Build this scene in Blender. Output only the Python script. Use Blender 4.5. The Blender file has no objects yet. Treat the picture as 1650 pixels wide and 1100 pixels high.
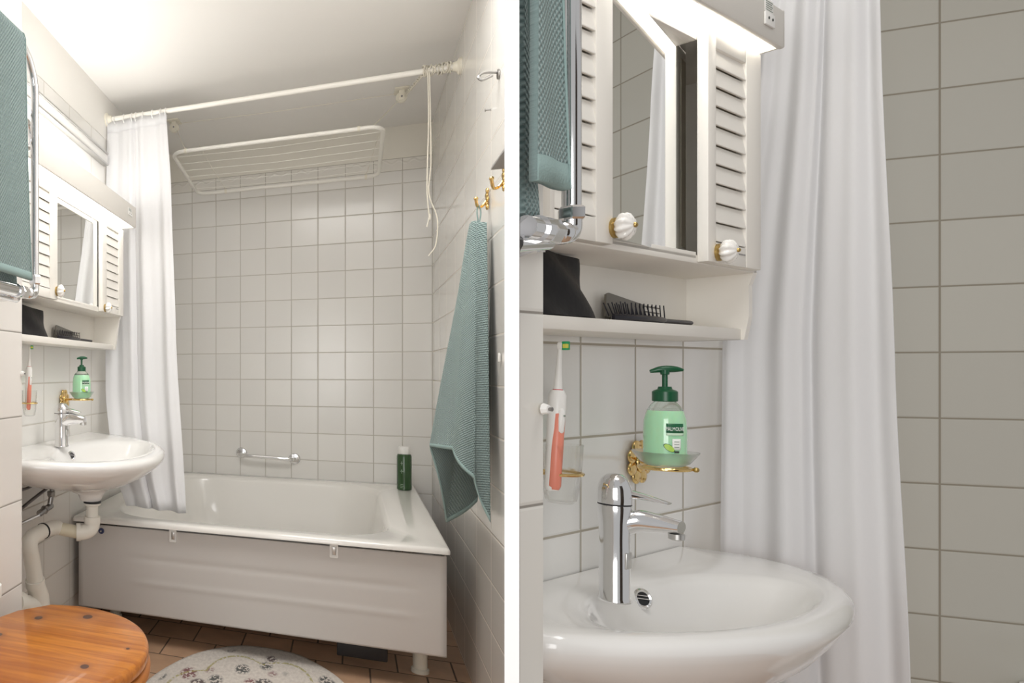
import bpy, bmesh, math, random
from math import sin, cos, pi, radians, sqrt, atan2, floor
from mathutils import Vector, Matrix
random.seed(4)
S = bpy.context.scene
COL = S.collection

# ------------------------------------------------------------------ camera, world, lights, exposure
EYE = 1.09
cam_d = bpy.data.cameras.new('camera'); cam = bpy.data.objects.new('camera', cam_d); COL.objects.link(cam)
cam.location = (0, 0, EYE); cam.rotation_euler = (pi / 2, 0, 0)
cam_d.sensor_width = 36; cam_d.lens = 24.0
cam_d.shift_x = 0.4394; cam_d.shift_y = 0.0303; cam_d.clip_start = 0.02
S.camera = cam
S.view_settings.view_transform = 'Standard'; S.view_settings.look = 'None'
S.view_settings.gamma = 1; S.view_settings.use_curve_mapping = False
S.view_settings.exposure = 0.46
S.cycles.use_denoising = True
S.cycles.max_bounces = 10; S.cycles.diffuse_bounces = 5; S.cycles.sample_clamp_indirect = 6
W = bpy.data.worlds.new('world'); S.world = W; W.use_nodes = True
W.node_tree.nodes['Background'].inputs[0].default_value = (1.0, 0.99, 0.975, 1)
W.node_tree.nodes['Background'].inputs[1].default_value = 0.33


class Frame:
    """local x = out from the washbasin wall, y = along it towards the bath, z = height from eye level"""
    def __init__(s, ox, oy, rot):
        s.M = Matrix.Translation((ox, oy, EYE)) @ Matrix.Rotation(rot, 4, 'Z')


BL = 0.40000; BL = atan2(465, 1100); WL = 1.067
BR = atan2(2074, 1100); WR = 0.577
FL = Frame(-WL * cos(BL), WL * sin(BL), -BL)          # wide-view bathroom
FR = Frame(-WR * cos(BR), WR * sin(BR), -BR)          # close-up bathroom
RC = FR.M @ Vector((0, 2.391, 0))
FB = Frame(RC.x, RC.y, -radians(25.7))                # back wall of the close-up bathroom (x along it, -y into the room)


def area(name, frame, loc, size, power, rot=(0, 0, 0), color=(1, .985, .965), size_y=None):
    l = bpy.data.lights.new(name, 'AREA'); l.energy = power; l.size = size; l.color = color
    if size_y: l.shape = 'RECTANGLE'; l.size_y = size_y
    o = bpy.data.objects.new(name, l); COL.objects.link(o)
    o.matrix_world = frame.M @ Matrix.Translation(loc) @ Matrix.Rotation(rot[2], 4, 'Z') @ Matrix.Rotation(rot[1], 4, 'Y') @ Matrix.Rotation(rot[0], 4, 'X')
    return o


area('ceiling_lamp_light', FL, (1.0, 1.92, 1.28), 0.7, 12)
area('cabinet_tube_light', FL, (0.15, 2.35, 0.645), 0.08, 8, size_y=1.0)
area('cabinet_tube_uplight', FL, (0.08, 2.35, 0.745), 0.05, 1.5, rot=(pi, 0, 0), size_y=1.0)
area('partition_fill_light', Frame(-.42, -.75, radians(-25)), (0, 0, .1), 1.0, 13, rot=(radians(90), 0, 0), color=(1, .99, .98))  # unseen fill light added behind the camera to whiten the partition edge
area('close_tube_light', FR, (0.08, 1.30, 0.535), 0.05, 1.8, size_y=0.5)
area('close_ceiling_light', FR, (0.55, 0.95, 1.2), 0.5, 4)


# ------------------------------------------------------------------ materials
def new_mat(name):
    m = bpy.data.materials.new(name); m.use_nodes = True
    nt = m.node_tree; b = nt.nodes['Principled BSDF']
    return m, nt, b


def simple(name, col, rough=.5, metal=0, bump=0, bscale=60, coat=0, trans=0, ior=1.45, sheen=0, sub=0, spec=None):
    m, nt, b = new_mat(name)
    b.inputs['Base Color'].default_value = (*col, 1); b.inputs['Roughness'].default_value = rough
    b.inputs['Metallic'].default_value = metal; b.inputs['IOR'].default_value = ior
    b.inputs['Coat Weight'].default_value = coat; b.inputs['Transmission Weight'].default_value = trans
    b.inputs['Sheen Weight'].default_value = sheen
    if spec is not None: b.inputs['Specular IOR Level'].default_value = spec
    n = nt.nodes.new('ShaderNodeTexNoise'); n.inputs['Scale'].default_value = bscale
    tc = nt.nodes.new('ShaderNodeTexCoord'); nt.links.new(tc.outputs['Object'], n.inputs['Vector'])
    mr = nt.nodes.new('ShaderNodeMapRange'); mr.inputs[3].default_value = rough * .9; mr.inputs[4].default_value = min(1, rough * 1.12)
    nt.links.new(n.outputs[0], mr.inputs[0]); nt.links.new(mr.outputs[0], b.inputs['Roughness'])
    if bump:
        bp = nt.nodes.new('ShaderNodeBump'); bp.inputs['Strength'].default_value = bump; bp.inputs['Distance'].default_value = .002
        nt.links.new(n.outputs[0], bp.inputs['Height']); nt.links.new(bp.outputs[0], b.inputs['Normal'])
    return m


class NT:
    def __init__(s, nt): s.nt = nt
    def node(s, t, **k):
        n = s.nt.nodes.new(t)
        for a, v in k.items(): setattr(n, a, v)
        return n
    def math(s, op, a, b=None, c=None, clamp=False):
        n = s.node('ShaderNodeMath', operation=op, use_clamp=clamp)
        for i, v in enumerate((a, b, c)):
            if v is None: continue
            if hasattr(v, 'default_value') or hasattr(v, 'is_linked'): s.nt.links.new(v, n.inputs[i])
            else: n.inputs[i].default_value = v
        return n.outputs[0]
    def rng(s, v, a, b, c, d):
        n = s.node('ShaderNodeMapRange'); s.nt.links.new(v, n.inputs[0])
        for i, x in enumerate((a, b, c, d)): n.inputs[1 + i].default_value = x
        return n.outputs[0]
    def mix(s, f, a, b):
        n = s.node('ShaderNodeMix', data_type='RGBA')
        if hasattr(f, 'is_linked'): s.nt.links.new(f, n.inputs[0])
        else: n.inputs[0].default_value = f
        for i, v in ((6, a), (7, b)):
            if hasattr(v, 'is_linked'): s.nt.links.new(v, n.inputs[i])
            else: n.inputs[i].default_value = (*v, 1)
        return n.outputs[2]
    def xyz(s, which='Object'):
        tc = s.node('ShaderNodeTexCoord'); sp = s.node('ShaderNodeSeparateXYZ')
        s.nt.links.new(tc.outputs[which], sp.inputs[0]); return sp.outputs, tc.outputs[which]


def tile_mat(name, ax, a0, ta, bx, b0, tb, col, grout, gw=.0035, rough=.12, running=0, var=.03, wob=.15, ztop=None, zborder=None):
    m, nt, b = new_mat(name); g = NT(nt)
    o, vec = g.xyz()
    bq = g.math('DIVIDE', g.math('SUBTRACT', o[bx], b0), tb)
    aq = g.math('DIVIDE', g.math('SUBTRACT', o[ax], a0), ta)
    bf = g.math('FLOOR', bq)
    if running:
        aq = g.math('ADD', aq, g.math('MULTIPLY', g.math('MODULO', g.math('ABSOLUTE', bf), 2.0), running))
    af = g.math('FLOOR', aq)
    def dist(q, size):
        f = g.math('FRACT', q)
        return g.math('MULTIPLY', g.math('MINIMUM', f, g.math('SUBTRACT', 1.0, f)), size)
    d = g.math('MINIMUM', dist(aq, ta), dist(bq, tb))
    mask = g.rng(d, gw / 2, gw / 2 + .0008, 1, 0)
    cb = g.node('ShaderNodeCombineXYZ'); nt.links.new(af, cb.inputs[0]); nt.links.new(bf, cb.inputs[1])
    wn = g.node('ShaderNodeTexWhiteNoise'); nt.links.new(cb.outputs[0], wn.inputs[0])
    k = g.rng(wn.outputs[0], 0, 1, 0, 1)
    c1 = g.mix(k, tuple(c * (1 - var) for c in col), tuple(min(1, c * (1 + var)) for c in col))
    if running:
        nz = g.node('ShaderNodeTexNoise'); nz.inputs['Scale'].default_value = 14; nz.inputs['Detail'].default_value = 5
        nt.links.new(vec, nz.inputs['Vector'])
        c1 = g.mix(g.rng(nz.outputs[0], .35, .7, 0, .45), c1, tuple(c * .6 for c in col))
    nt.links.new(g.mix(mask, c1, grout), b.inputs['Base Color'])
    nt.links.new(g.rng(mask, 0, 1, rough, .8), b.inputs['Roughness'])
    n2 = g.node('ShaderNodeTexNoise'); n2.inputs['Scale'].default_value = 9; nt.links.new(vec, n2.inputs['Vector'])
    h = g.math('ADD', g.rng(d, gw / 2, gw / 2 + .003, 0, 1), g.math('MULTIPLY', n2.outputs[0], wob))
    bp = g.node('ShaderNodeBump'); bp.inputs['Strength'].default_value = .6; bp.inputs['Distance'].default_value = .0012
    nt.links.new(h, bp.inputs['Height']); nt.links.new(bp.outputs[0], b.inputs['Normal'])
    return m


TILE = (.80, .785, .75); GROUT = (.55, .52, .465)
M_tile_left = tile_mat('tiles_basin_wall', 1, 2.349, .256, 2, -.040, .149, TILE, GROUT)
M_tile_right = tile_mat('tiles_right_wall', 1, 2.415, .260, 2, -.040, .149, TILE, (.62, .58, .52), gw=.003)
M_tile_back = tile_mat('tiles_back_wall', 0, 1.46, .1399, 2, -.040, .149, TILE, GROUT, rough=.2)
M_tile_jog = tile_mat('tiles_pipe_duct', 1, 1.30, .9, 2, -.122, .233, (.80, .77, .73), (.30, .28, .25), gw=.0025)
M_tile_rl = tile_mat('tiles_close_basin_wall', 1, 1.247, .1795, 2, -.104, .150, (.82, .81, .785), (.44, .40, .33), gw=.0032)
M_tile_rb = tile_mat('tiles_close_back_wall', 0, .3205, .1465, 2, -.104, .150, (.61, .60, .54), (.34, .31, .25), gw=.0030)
M_tile_rj = tile_mat('tiles_close_pipe_duct', 1, .5, .9, 2, -.124, .180, (.76, .74, .69), (.30, .28, .25), gw=.0018)
M_floor = tile_mat('terracotta_floor_tiles', 0, .384, .187, 1, 2.585, .175, (.57, .36, .23), (.13, .09, .065), gw=.005, rough=.42, running=.5, var=.14, wob=.5)
M_plaster = simple('painted_plaster', (.83, .81, .77), .75, bump=.15, bscale=120)
M_ceiling = simple('ceiling_paint', (.86, .845, .815), .8, bump=.1, bscale=90)
M_upper = simple('cream_wall_paint', (.80, .77, .69), .7, bump=.2, bscale=80)
M_porcelain = simple('porcelain', (.86, .85, .83), .12, coat=.5)
M_enamel = simple('white_enamel', (.84, .82, .78), .14, coat=.4)
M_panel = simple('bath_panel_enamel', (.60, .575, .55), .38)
M_chrome = simple('chrome', (.86, .86, .87), .09, 1)
M_darkchrome = simple('tarnished_metal', (.34, .33, .32), .3, 1)
M_gold = simple('polished_brass', (.78, .56, .24), .16, 1, bump=.2, bscale=200)
M_brass = simple('aged_brass', (.50, .36, .14), .32, 1)
M_cab = simple('cream_painted_wood', (.86, .83, .77), .42, bump=.08, bscale=150)
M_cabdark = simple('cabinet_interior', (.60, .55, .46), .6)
M_mirror = simple('mirror_glass', (.93, .94, .93), .01, 1)
M_white_pl = simple('white_plastic', (.86, .85, .82), .3)
M_pvc = simple('off_white_drain_plastic', (.80, .77, .70), .38)
M_pvc2 = simple('yellowed_drain_plastic', (.66, .60, .46), .4)
M_rubber = simple('black_rubber', (.02, .02, .022), .5)
M_cream_pl = simple('cream_plastic', (.82, .78, .67), .4)
M_rope = simple('cotton_cord', (.76, .72, .62), .85, bump=.5, bscale=700)
M_wire = simple('coated_wire', (.88, .86, .80), .35)
M_ceramic = simple('knob_ceramic', (.90, .88, .84), .12, coat=.5)
M_leather = simple('black_leather', (.010, .009, .010), .5, bump=.35, bscale=60, spec=.3)
M_blackpl = simple('black_plastic', (.018, .017, .024), .32)
M_brownpl = simple('smoky_comb_plastic', (.13, .115, .09), .3)
M_dkgreen = simple('dark_green_plastic', (.008, .085, .035), .28)
M_greenlabel = simple('green_label', (.012, .12, .05), .35)
M_label = simple('pale_label', (.62, .80, .62), .4)
M_lime = simple('lime_print', (.42, .66, .10), .4)
M_white_ink = simple('white_print', (.88, .9, .86), .4)
M_grey_ink = simple('grey_print', (.25, .3, .26), .5)
M_dark_ink = simple('dark_print', (.05, .06, .05), .5)
M_pink = simple('salmon_plastic', (.80, .27, .19), .32)
M_red = simple('red_ring', (.62, .05, .06), .4)
M_bristle = simple('green_bristles', (.03, .42, .16), .6, bump=.6, bscale=900)
M_yellow = simple('yellow_bristles', (.75, .72, .12), .6)
M_blue = simple('dark_blue_enamel', (.05, .06, .14), .3)
M_grey = simple('grey_panel', (.30, .29, .28), .5)
M_silver = simple('brushed_aluminium', (.62, .61, .59), .3, .9)
M_housing = simple('lamp_housing_enamel', (.74, .71, .66), .45)
M_white_edge = simple('white_laminate', (.93, .93, .93), .5)
M_hose = simple('braided_steel_hose', (.22, .21, .21), .35, .9, bump=.6, bscale=500)


def emissive(name, col, st):
    m, nt, b = new_mat(name)
    b.inputs['Base Color'].default_value = (.9, .9, .88, 1)
    b.inputs['Emission Color'].default_value = (*col, 1); b.inputs['Emission Strength'].default_value = st
    return m


M_glow = emissive('lit_diffuser', (1, .96, .9), 3.0)
M_glow2 = emissive('dim_upper_diffuser', (1, .97, .93), 1.6)


def glassy(name, col, rough=.05, ior=1.3, alpha=1.0):
    m, nt, b = new_mat(name)
    b.inputs['Base Color'].default_value = (*col, 1); b.inputs['Roughness'].default_value = rough
    b.inputs['Transmission Weight'].default_value = 1; b.inputs['IOR'].default_value = ior
    b.inputs['Alpha'].default_value = alpha
    return m


M_glass = glassy('clear_plastic', (.95, .95, .93), .06, 1.2, .45)
M_frost = glassy('frosted_glass', (.90, .95, .92), .35, 1.2, .6)
M_soapclear = glassy('clear_bottle_plastic', (.82, .92, .84), .1, 1.15, .8)


def liquid():
    m, nt, b = new_mat('green_soap_gel')
    b.inputs['Base Color'].default_value = (.42, .76, .48, 1); b.inputs['Roughness'].default_value = .12
    b.inputs['Subsurface Weight'].default_value = .3; b.inputs['Subsurface Scale'].default_value = .02
    b.inputs['Coat Weight'].default_value = .6
    return m


M_gel = liquid()
M_greenglass = simple('green_translucent_bottle', (.025, .075, .022), .12, coat=.6)


def cloth(name, col, trans=.35):
    m, nt, b = new_mat(name); g = NT(nt)
    b.inputs['Base Color'].default_value = (*col, 1); b.inputs['Roughness'].default_value = .6
    b.inputs['Sheen Weight'].default_value = .2
    out = nt.nodes['Material Output']
    t = g.node('ShaderNodeBsdfTranslucent'); t.inputs[0].default_value = (*col, 1)
    mx = g.node('ShaderNodeMixShader'); mx.inputs[0].default_value = trans
    nt.links.new(b.outputs[0], mx.inputs[1]); nt.links.new(t.outputs[0], mx.inputs[2]); nt.links.new(mx.outputs[0], out.inputs[0])
    o, vec = g.xyz('Object')
    n = g.node('ShaderNodeTexNoise'); n.inputs['Scale'].default_value = 28; n.inputs['Detail'].default_value = 4
    mp = g.node('ShaderNodeMapping'); mp.inputs['Scale'].default_value = (1, 1, .35); nt.links.new(vec, mp.inputs[0]); nt.links.new(mp.outputs[0], n.inputs['Vector'])
    bp = g.node('ShaderNodeBump'); bp.inputs['Strength'].default_value = .35; bp.inputs['Distance'].default_value = .004
    nt.links.new(n.outputs[0], bp.inputs['Height']); nt.links.new(bp.outputs[0], b.inputs['Normal'])
    return m


M_curtain = cloth('white_curtain_fabric', (.90, .90, .91))


def towel_mat(cell=.0085):
    m, nt, b = new_mat('teal_waffle_towelling'); g = NT(nt)
    b.inputs['Roughness'].default_value = .95; b.inputs['Sheen Weight'].default_value = .5
    b.inputs['Sheen Roughness'].default_value = .6; b.inputs['Sheen Tint'].default_value = (.75, .9, .88, 1)
    uv = g.node('ShaderNodeUVMap'); sp_ = g.node('ShaderNodeSeparateXYZ'); nt.links.new(uv.outputs[0], sp_.inputs[0])
    nz = g.node('ShaderNodeTexNoise'); nz.inputs['Scale'].default_value = 60; nt.links.new(uv.outputs[0], nz.inputs['Vector'])
    wob = g.math('MULTIPLY', g.math('SUBTRACT', nz.outputs[0], .5), .9)
    k = 2 * pi / cell
    a = g.math('SINE', g.math('ADD', g.math('MULTIPLY', sp_.outputs[0], k), wob))
    c = g.math('SINE', g.math('ADD', g.math('MULTIPLY', sp_.outputs[1], k * .8), wob))
    h = g.math('MULTIPLY', g.math('MULTIPLY', a, c), .5)
    h = g.math('ADD', h, .5)
    fine = g.node('ShaderNodeTexNoise'); fine.inputs['Scale'].default_value = 700; nt.links.new(uv.outputs[0], fine.inputs['Vector'])
    h2 = g.math('ADD', h, g.math('MULTIPLY', fine.outputs[0], .35))
    nt.links.new(g.mix(g.rng(h, .1, .8, 0, 1), (.095, .148, .145), (.26, .34, .33)), b.inputs['Base Color'])
    bp = g.node('ShaderNodeBump'); bp.inputs['Strength'].default_value = .9; bp.inputs['Distance'].default_value = .004
    nt.links.new(h2, bp.inputs['Height']); nt.links.new(bp.outputs[0], b.inputs['Normal'])
    return m


M_towel = towel_mat()
M_towel_s = towel_mat(.0054)
M_hem = simple('teal_hem', (.27, .37, .355), .9, bump=.4, bscale=500)


def wood_mat(knots):
    m, nt, b = new_mat('varnished_pine'); g = NT(nt)
    o, vec = g.xyz()
    b.inputs['Roughness'].default_value = .28; b.inputs['Coat Weight'].default_value = .25
    mp = g.node('ShaderNodeMapping'); mp.inputs['Scale'].default_value = (2.2, 26, 26); nt.links.new(vec, mp.inputs[0])
    n = g.node('ShaderNodeTexNoise'); n.inputs['Scale'].default_value = 2.2; n.inputs['Detail'].default_value = 7; n.inputs['Distortion'].default_value = .8
    nt.links.new(mp.outputs[0], n.inputs['Vector'])
    col = g.mix(g.rng(n.outputs[0], .3, .72, 0, 1), (.68, .25, .028), (.38, .10, .009))
    # broad darker bands along the boards
    n3 = g.node('ShaderNodeTexNoise'); n3.inputs['Scale'].default_value = 1.0; n3.inputs['Detail'].default_value = 2
    mp3 = g.node('ShaderNodeMapping'); mp3.inputs['Scale'].default_value = (1.2, 9, 9); nt.links.new(vec, mp3.inputs[0]); nt.links.new(mp3.outputs[0], n3.inputs['Vector'])
    col = g.mix(g.rng(n3.outputs[0], .45, .65, 0, .55), col, (.36, .095, .012))
    for (kx, ky, r) in knots:
        dx = g.math('DIVIDE', g.math('SUBTRACT', o[0], kx), 1.0); dy = g.math('DIVIDE', g.math('SUBTRACT', o[1], ky), 1.25)
        d = g.math('SQRT', g.math('ADD', g.math('MULTIPLY', dx, dx), g.math('MULTIPLY', dy, dy)))
        col = g.mix(g.rng(d, r, r * 2.6, .75, 0), col, (.34, .10, .012))
        col = g.mix(g.rng(d, r * .9, r * 1.1, 1, 0), col, (.075, .018, .004))
    # glue joints between boards
    for jy in (1.33, 1.475, 1.62):
        dj = g.math('ABSOLUTE', g.math('SUBTRACT', o[1], jy))
        col = g.mix(g.rng(dj, .0008, .002, .6, 0), col, (.16, .045, .008))
    nt.links.new(col, b.inputs['Base Color'])
    return m


def rug_mat(cx, cy, rx, ry):
    m, nt, b = new_mat('tufted_floral_pile'); g = NT(nt)
    b.inputs['Roughness'].default_value = 1
    o, vec = g.xyz()
    dx = g.math('DIVIDE', g.math('SUBTRACT', o[0], cx), rx); dy = g.math('DIVIDE', g.math('SUBTRACT', o[1], cy), ry)
    r = g.math('SQRT', g.math('ADD', g.math('MULTIPLY', dx, dx), g.math('MULTIPLY', dy, dy)))
    cmb = g.node('ShaderNodeCombineXYZ'); nt.links.new(dx, cmb.inputs[0]); nt.links.new(dy, cmb.inputs[1]); P = cmb.outputs[0]
    fine = g.node('ShaderNodeTexNoise'); fine.inputs['Scale'].default_value = 34; fine.inputs['Detail'].default_value = 3; nt.links.new(P, fine.inputs['Vector'])
    v = g.node('ShaderNodeTexVoronoi'); v.inputs['Scale'].default_value = 5.2; v.inputs['Randomness'].default_value = .8; nt.links.new(P, v.inputs['Vector'])
    inner = g.rng(r, .90, .93, 1, 0)
    speck = g.rng(fine.outputs[0], .455, .50, 0, 1)
    blob = g.rng(v.outputs['Distance'], .40, .52, 1, 0)
    ring = g.rng(g.math('ABSOLUTE', g.math('SUBTRACT', v.outputs['Distance'], .22)), .05, .09, 1, 0)
    mk = g.math('MULTIPLY', g.math('MULTIPLY', blob, speck), inner)
    sepc = g.node('ShaderNodeSeparateColor'); nt.links.new(v.outputs['Color'], sepc.inputs[0])
    tone = g.mix(g.rng(sepc.outputs[0], .35, .55, 0, 1), (.055, .06, .06), (.20, .06, .07))
    base = g.mix(g.rng(fine.outputs[0], .3, .7, 0, 1), (.62, .57, .52), (.76, .71, .65))
    col = g.mix(g.math('MULTIPLY', mk, .9), base, tone)
    # olive scalloped line
    ang = g.math('ARCTAN2', dy, dx)
    sc = g.math('ADD', .70, g.math('MULTIPLY', g.math('ABSOLUTE', g.math('SINE', g.math('MULTIPLY', ang, 4.0))), .12))
    dl = g.math('ABSOLUTE', g.math('SUBTRACT', r, sc))
    col = g.mix(g.math('MULTIPLY', g.rng(dl, .008, .016, .8, 0), g.rng(fine.outputs[0], .42, .5, 0, 1)), col, (.40, .36, .13))
    nt.links.new(col, b.inputs['Base Color'])
    bp = g.node('ShaderNodeBump'); bp.inputs['Strength'].default_value = .8; bp.inputs['Distance'].default_value = .005
    f2 = g.node('ShaderNodeTexNoise'); f2.inputs['Scale'].default_value = 260; nt.links.new(vec, f2.inputs['Vector'])
    nt.links.new(f2.outputs[0], bp.inputs['Height']); nt.links.new(bp.outputs[0], b.inputs['Normal'])
    return m


# ------------------------------------------------------------------ mesh building
class MB:
    def __init__(s): s.v = []; s.f = []; s.uv = None
    def add(s, vs, fs):
        o = len(s.v); s.v += [Vector(p) for p in vs]; s.f += [tuple(i + o for i in f) for f in fs]; return s
    def box(s, a, b, bev=0, seg=2):
        bm = bmesh.new(); bmesh.ops.create_cube(bm, size=1)
        c = [(a[i] + b[i]) / 2 for i in range(3)]; d = [abs(b[i] - a[i]) for i in range(3)]
        for v in bm.verts: v.co = Vector([c[i] + v.co[i] * d[i] for i in range(3)])
        if bev: bmesh.ops.bevel(bm, geom=bm.edges[:], offset=min(bev, min(d) * .45), segments=seg, affect='EDGES', profile=.5)
        return s.frombm(bm)
    def frombm(s, bm):
        bmesh.ops.recalc_face_normals(bm, faces=bm.faces[:])
        bm.verts.index_update()
        s.add([v.co.copy() for v in bm.verts], [[v.index for v in f.verts] for f in bm.faces]); bm.free(); return s
    def tube(s, pts, r, seg=12, closed=False, squash=None):
        pts = [Vector(p) for p in pts]; n = len(pts)
        rs = r if isinstance(r, (list, tuple)) else [r] * n
        rings = []; up = None
        for i, p in enumerate(pts):
            if closed: t = pts[(i + 1) % n] - pts[i - 1]
            else: t = pts[min(i + 1, n - 1)] - pts[max(i - 1, 0)]
            t.normalize()
            if up is None:
                up = Vector((0, 0, 1)) if abs(t.z) < .9 else Vector((1, 0, 0))
            x = up - t * up.dot(t)
            if x.length < 1e-5: x = t.orthogonal()
            x.normalize(); y = t.cross(x); up = x
            rings.append([p + (x * cos(2 * pi * k / seg) + y * sin(2 * pi * k / seg)) * rs[i] for k in range(seg)])
        return s.loft(rings, closed)
    def loft(s, rings, closed=False, cap0=True, cap1=True):
        m = len(rings[0]); vs = [p for r in rings for p in r]; fs = []
        nr = len(rings)
        for i in range(nr if closed else nr - 1):
            j = (i + 1) % nr
            for k in range(m):
                fs.append((i * m + k, i * m + (k + 1) % m, j * m + (k + 1) % m, j * m + k))
        if not closed:
            if cap0: fs.append(tuple(range(m))[::-1])
            if cap1: fs.append(tuple((nr - 1) * m + k for k in range(m)))
        return s.add(vs, fs)
    def lathe(s, prof, c, ax='z', seg=24, sx=1, sy=1):
        """prof: (radius, height) list; axis from c"""
        rings = []
        for (r, h) in prof:
            ring = []
            for k in range(seg):
                a = 2 * pi * k / seg; p, q = r * sx * cos(a), r * sy * sin(a)
                if ax == 'z': d = (p, q, h)
                elif ax == 'x': d = (h, p, q)
                else: d = (p, h, -q)
                ring.append(Vector(c) + Vector(d))
            rings.append(ring)
        return s.loft(rings)
    def sphere(s, c, r, sx=1, sy=1, sz=1, seg=16):
        n = seg // 2
        rings = []
        for i in range(1, n):
            a = pi * i / n
            rings.append([Vector(c) + Vector((r * sx * sin(a) * cos(2 * pi * k / seg), r * sy * sin(a) * sin(2 * pi * k / seg), r * sz * cos(a))) for k in range(seg)])
        return s.loft(rings)
    def prism(s, outline, axis, a, b):
        """outline list of 2-tuples on the other two axes in order; extruded along axis from a to b"""
        def mk(p, t):
            l = list(p); l.insert(axis, t); return Vector(l)
        m = len(outline)
        return s.loft([[mk(p, a) for p in outline], [mk(p, b) for p in outline]])
    def grid(s, fn, nu, nv):
        vs = []; uvs = []
        for j in range(nv + 1):
            for i in range(nu + 1):
                r = fn(i / nu, j / nv)
                vs.append(Vector(r[:3])); uvs.append(r[3:5] if len(r) > 3 else (i / nu, j / nv))
        fs = [(j * (nu + 1) + i, j * (nu + 1) + i + 1, (j + 1) * (nu + 1) + i + 1, (j + 1) * (nu + 1) + i) for j in range(nv) for i in range(nu)]
        o = len(s.v); s.add(vs, fs)
        if s.uv is None: s.uv = {}
        for k, u in enumerate(uvs): s.uv[o + k] = u
        return s
    def mesh(s, name, mat, base=Vector((0, 0, 0)), smooth=35, recalc=True):
        me = bpy.data.meshes.new(name)
        me.from_pydata([tuple(p - base) for p in s.v], [], s.f); me.validate(); 
        if s.uv:
            ul = me.uv_layers.new(name='UVMap')
            for l in me.loops: ul.data[l.index].uv = s.uv.get(l.vertex_index, (0, 0))
        if recalc:
            bm = bmesh.new(); bm.from_mesh(me); bmesh.ops.recalc_face_normals(bm, faces=bm.faces[:]); bm.to_mesh(me); bm.free()
        if smooth:
            me.polygons.foreach_set('use_smooth', [True] * len(me.polygons)); me.set_sharp_from_angle(angle=radians(smooth))
        me.materials.append(mat); me.update()
        return me


BASE = {}
FRAME = {}
PT = math.tan(BR - radians(33.4))


def against_partition(mb, frame, only_board=False):
    """in the close-up bathroom everything on the basin wall ends at the pipe duct or the partition board"""
    if frame is FR:
        for v in mb.v:
            v.y = max(v.y, (WR - v.x) / PT + .012)
            if not only_board and v.x < .22: v.y = max(v.y, 1.094 - 1.7545 * max(v.x, 0))
    return mb


def thing(name, label, cat, frame, base, group=None):
    o = bpy.data.objects.new(name, None); COL.objects.link(o)
    b = Vector(base); o.matrix_world = frame.M @ Matrix.Translation(b)
    o['label'] = label; o['category'] = cat
    if group: o['group'] = group
    o.empty_display_size = .05
    BASE[o] = b; FRAME[o] = frame
    return o


def part(name, mb, mat, parent, smooth=35, recalc=True, label=None, solid=0):
    b = BASE[parent]; FRAME_ = FRAME[parent]; against_partition(mb, FRAME_)
    o = bpy.data.objects.new(name, mb.mesh(name, mat, b, smooth, recalc)); COL.objects.link(o); o.parent = parent
    BASE[o] = b; FRAME[o] = FRAME_
    if label: o['label'] = label
    if solid:
        md = o.modifiers.new('thickness', 'SOLIDIFY'); md.thickness = solid; md.offset = 0
    return o


def single(name, label, cat, mb, mat, frame, base, group=None, smooth=35, solid=0, recalc=True):
    b = Vector(base); against_partition(mb, frame)
    o = bpy.data.objects.new(name, mb.mesh(name, mat, b, smooth, recalc)); COL.objects.link(o)
    o.matrix_world = frame.M @ Matrix.Translation(b)
    o['label'] = label; o['category'] = cat
    if group: o['group'] = group
    if solid:
        md = o.modifiers.new('thickness', 'SOLIDIFY'); md.thickness = solid; md.offset = 0
    BASE[o] = b
    return o


def struct(name, mb, mat, frame, smooth=0):
    against_partition(mb, frame, True)
    o = bpy.data.objects.new(name, mb.mesh(name, mat, smooth=smooth)); COL.objects.link(o)
    o.matrix_world = frame.M; o['kind'] = 'structure'; return o


def arc(c, r, a0, a1, n, plane):
    """points of an arc in a plane of axes (i, j)"""
    out = []
    for k in range(n + 1):
        a = a0 + (a1 - a0) * k / n; p = list(c); p[plane[0]] += r * cos(a); p[plane[1]] += r * sin(a); out.append(tuple(p))
    return out


def smoothpath(pts, n=8):
    P = [Vector(p) for p in pts]; P = [P[0] * 2 - P[1]] + P + [P[-1] * 2 - P[-2]]; out = []
    for i in range(1, len(P) - 2):
        for k in range(n):
            t = k / n
            out.append(.5 * ((2 * P[i]) + (-P[i - 1] + P[i + 1]) * t + (2 * P[i - 1] - 5 * P[i] + 4 * P[i + 1] - P[i + 2]) * t * t + (-P[i - 1] + 3 * P[i] - 3 * P[i + 1] + P[i + 2]) * t ** 3))
    out.append(P[-2]); return out


def rrect(x0, x1, y0, y1, r, z, n=6):
    out = []
    for (cx, cy, a) in ((x1 - r, y1 - r, 0), (x0 + r, y1 - r, pi / 2), (x0 + r, y0 + r, pi), (x1 - r, y0 + r, 1.5 * pi)):
        for k in range(n + 1):
            t = a + pi / 2 * k / n; out.append(Vector((cx + r * cos(t), cy + r * sin(t), z)))
    return out


def text_part(name, txt, size, mat, parent, place, align='CENTER', depth=.0004):
    """lettering as mesh; place(x, y, d) maps flat text coords to frame coords"""
    c = bpy.data.curves.new('lettering', 'FONT'); c.body = txt; c.size = size; c.align_x = align; c.extrude = depth
    c.resolution_u = 3
    to = bpy.data.objects.new('lettering_tmp', c); COL.objects.link(to)
    dg = bpy.context.evaluated_depsgraph_get(); me = bpy.data.meshes.new_from_object(to.evaluated_get(dg))
    mb = MB(); mb.v = [Vector(place(v.co.x, v.co.y, v.co.z)) for v in me.vertices]; mb.f = [tuple(p.vertices) for p in me.polygons]
    bpy.data.objects.remove(to); bpy.data.meshes.remove(me)
    return part(name, mb, mat, parent, smooth=0)


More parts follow.
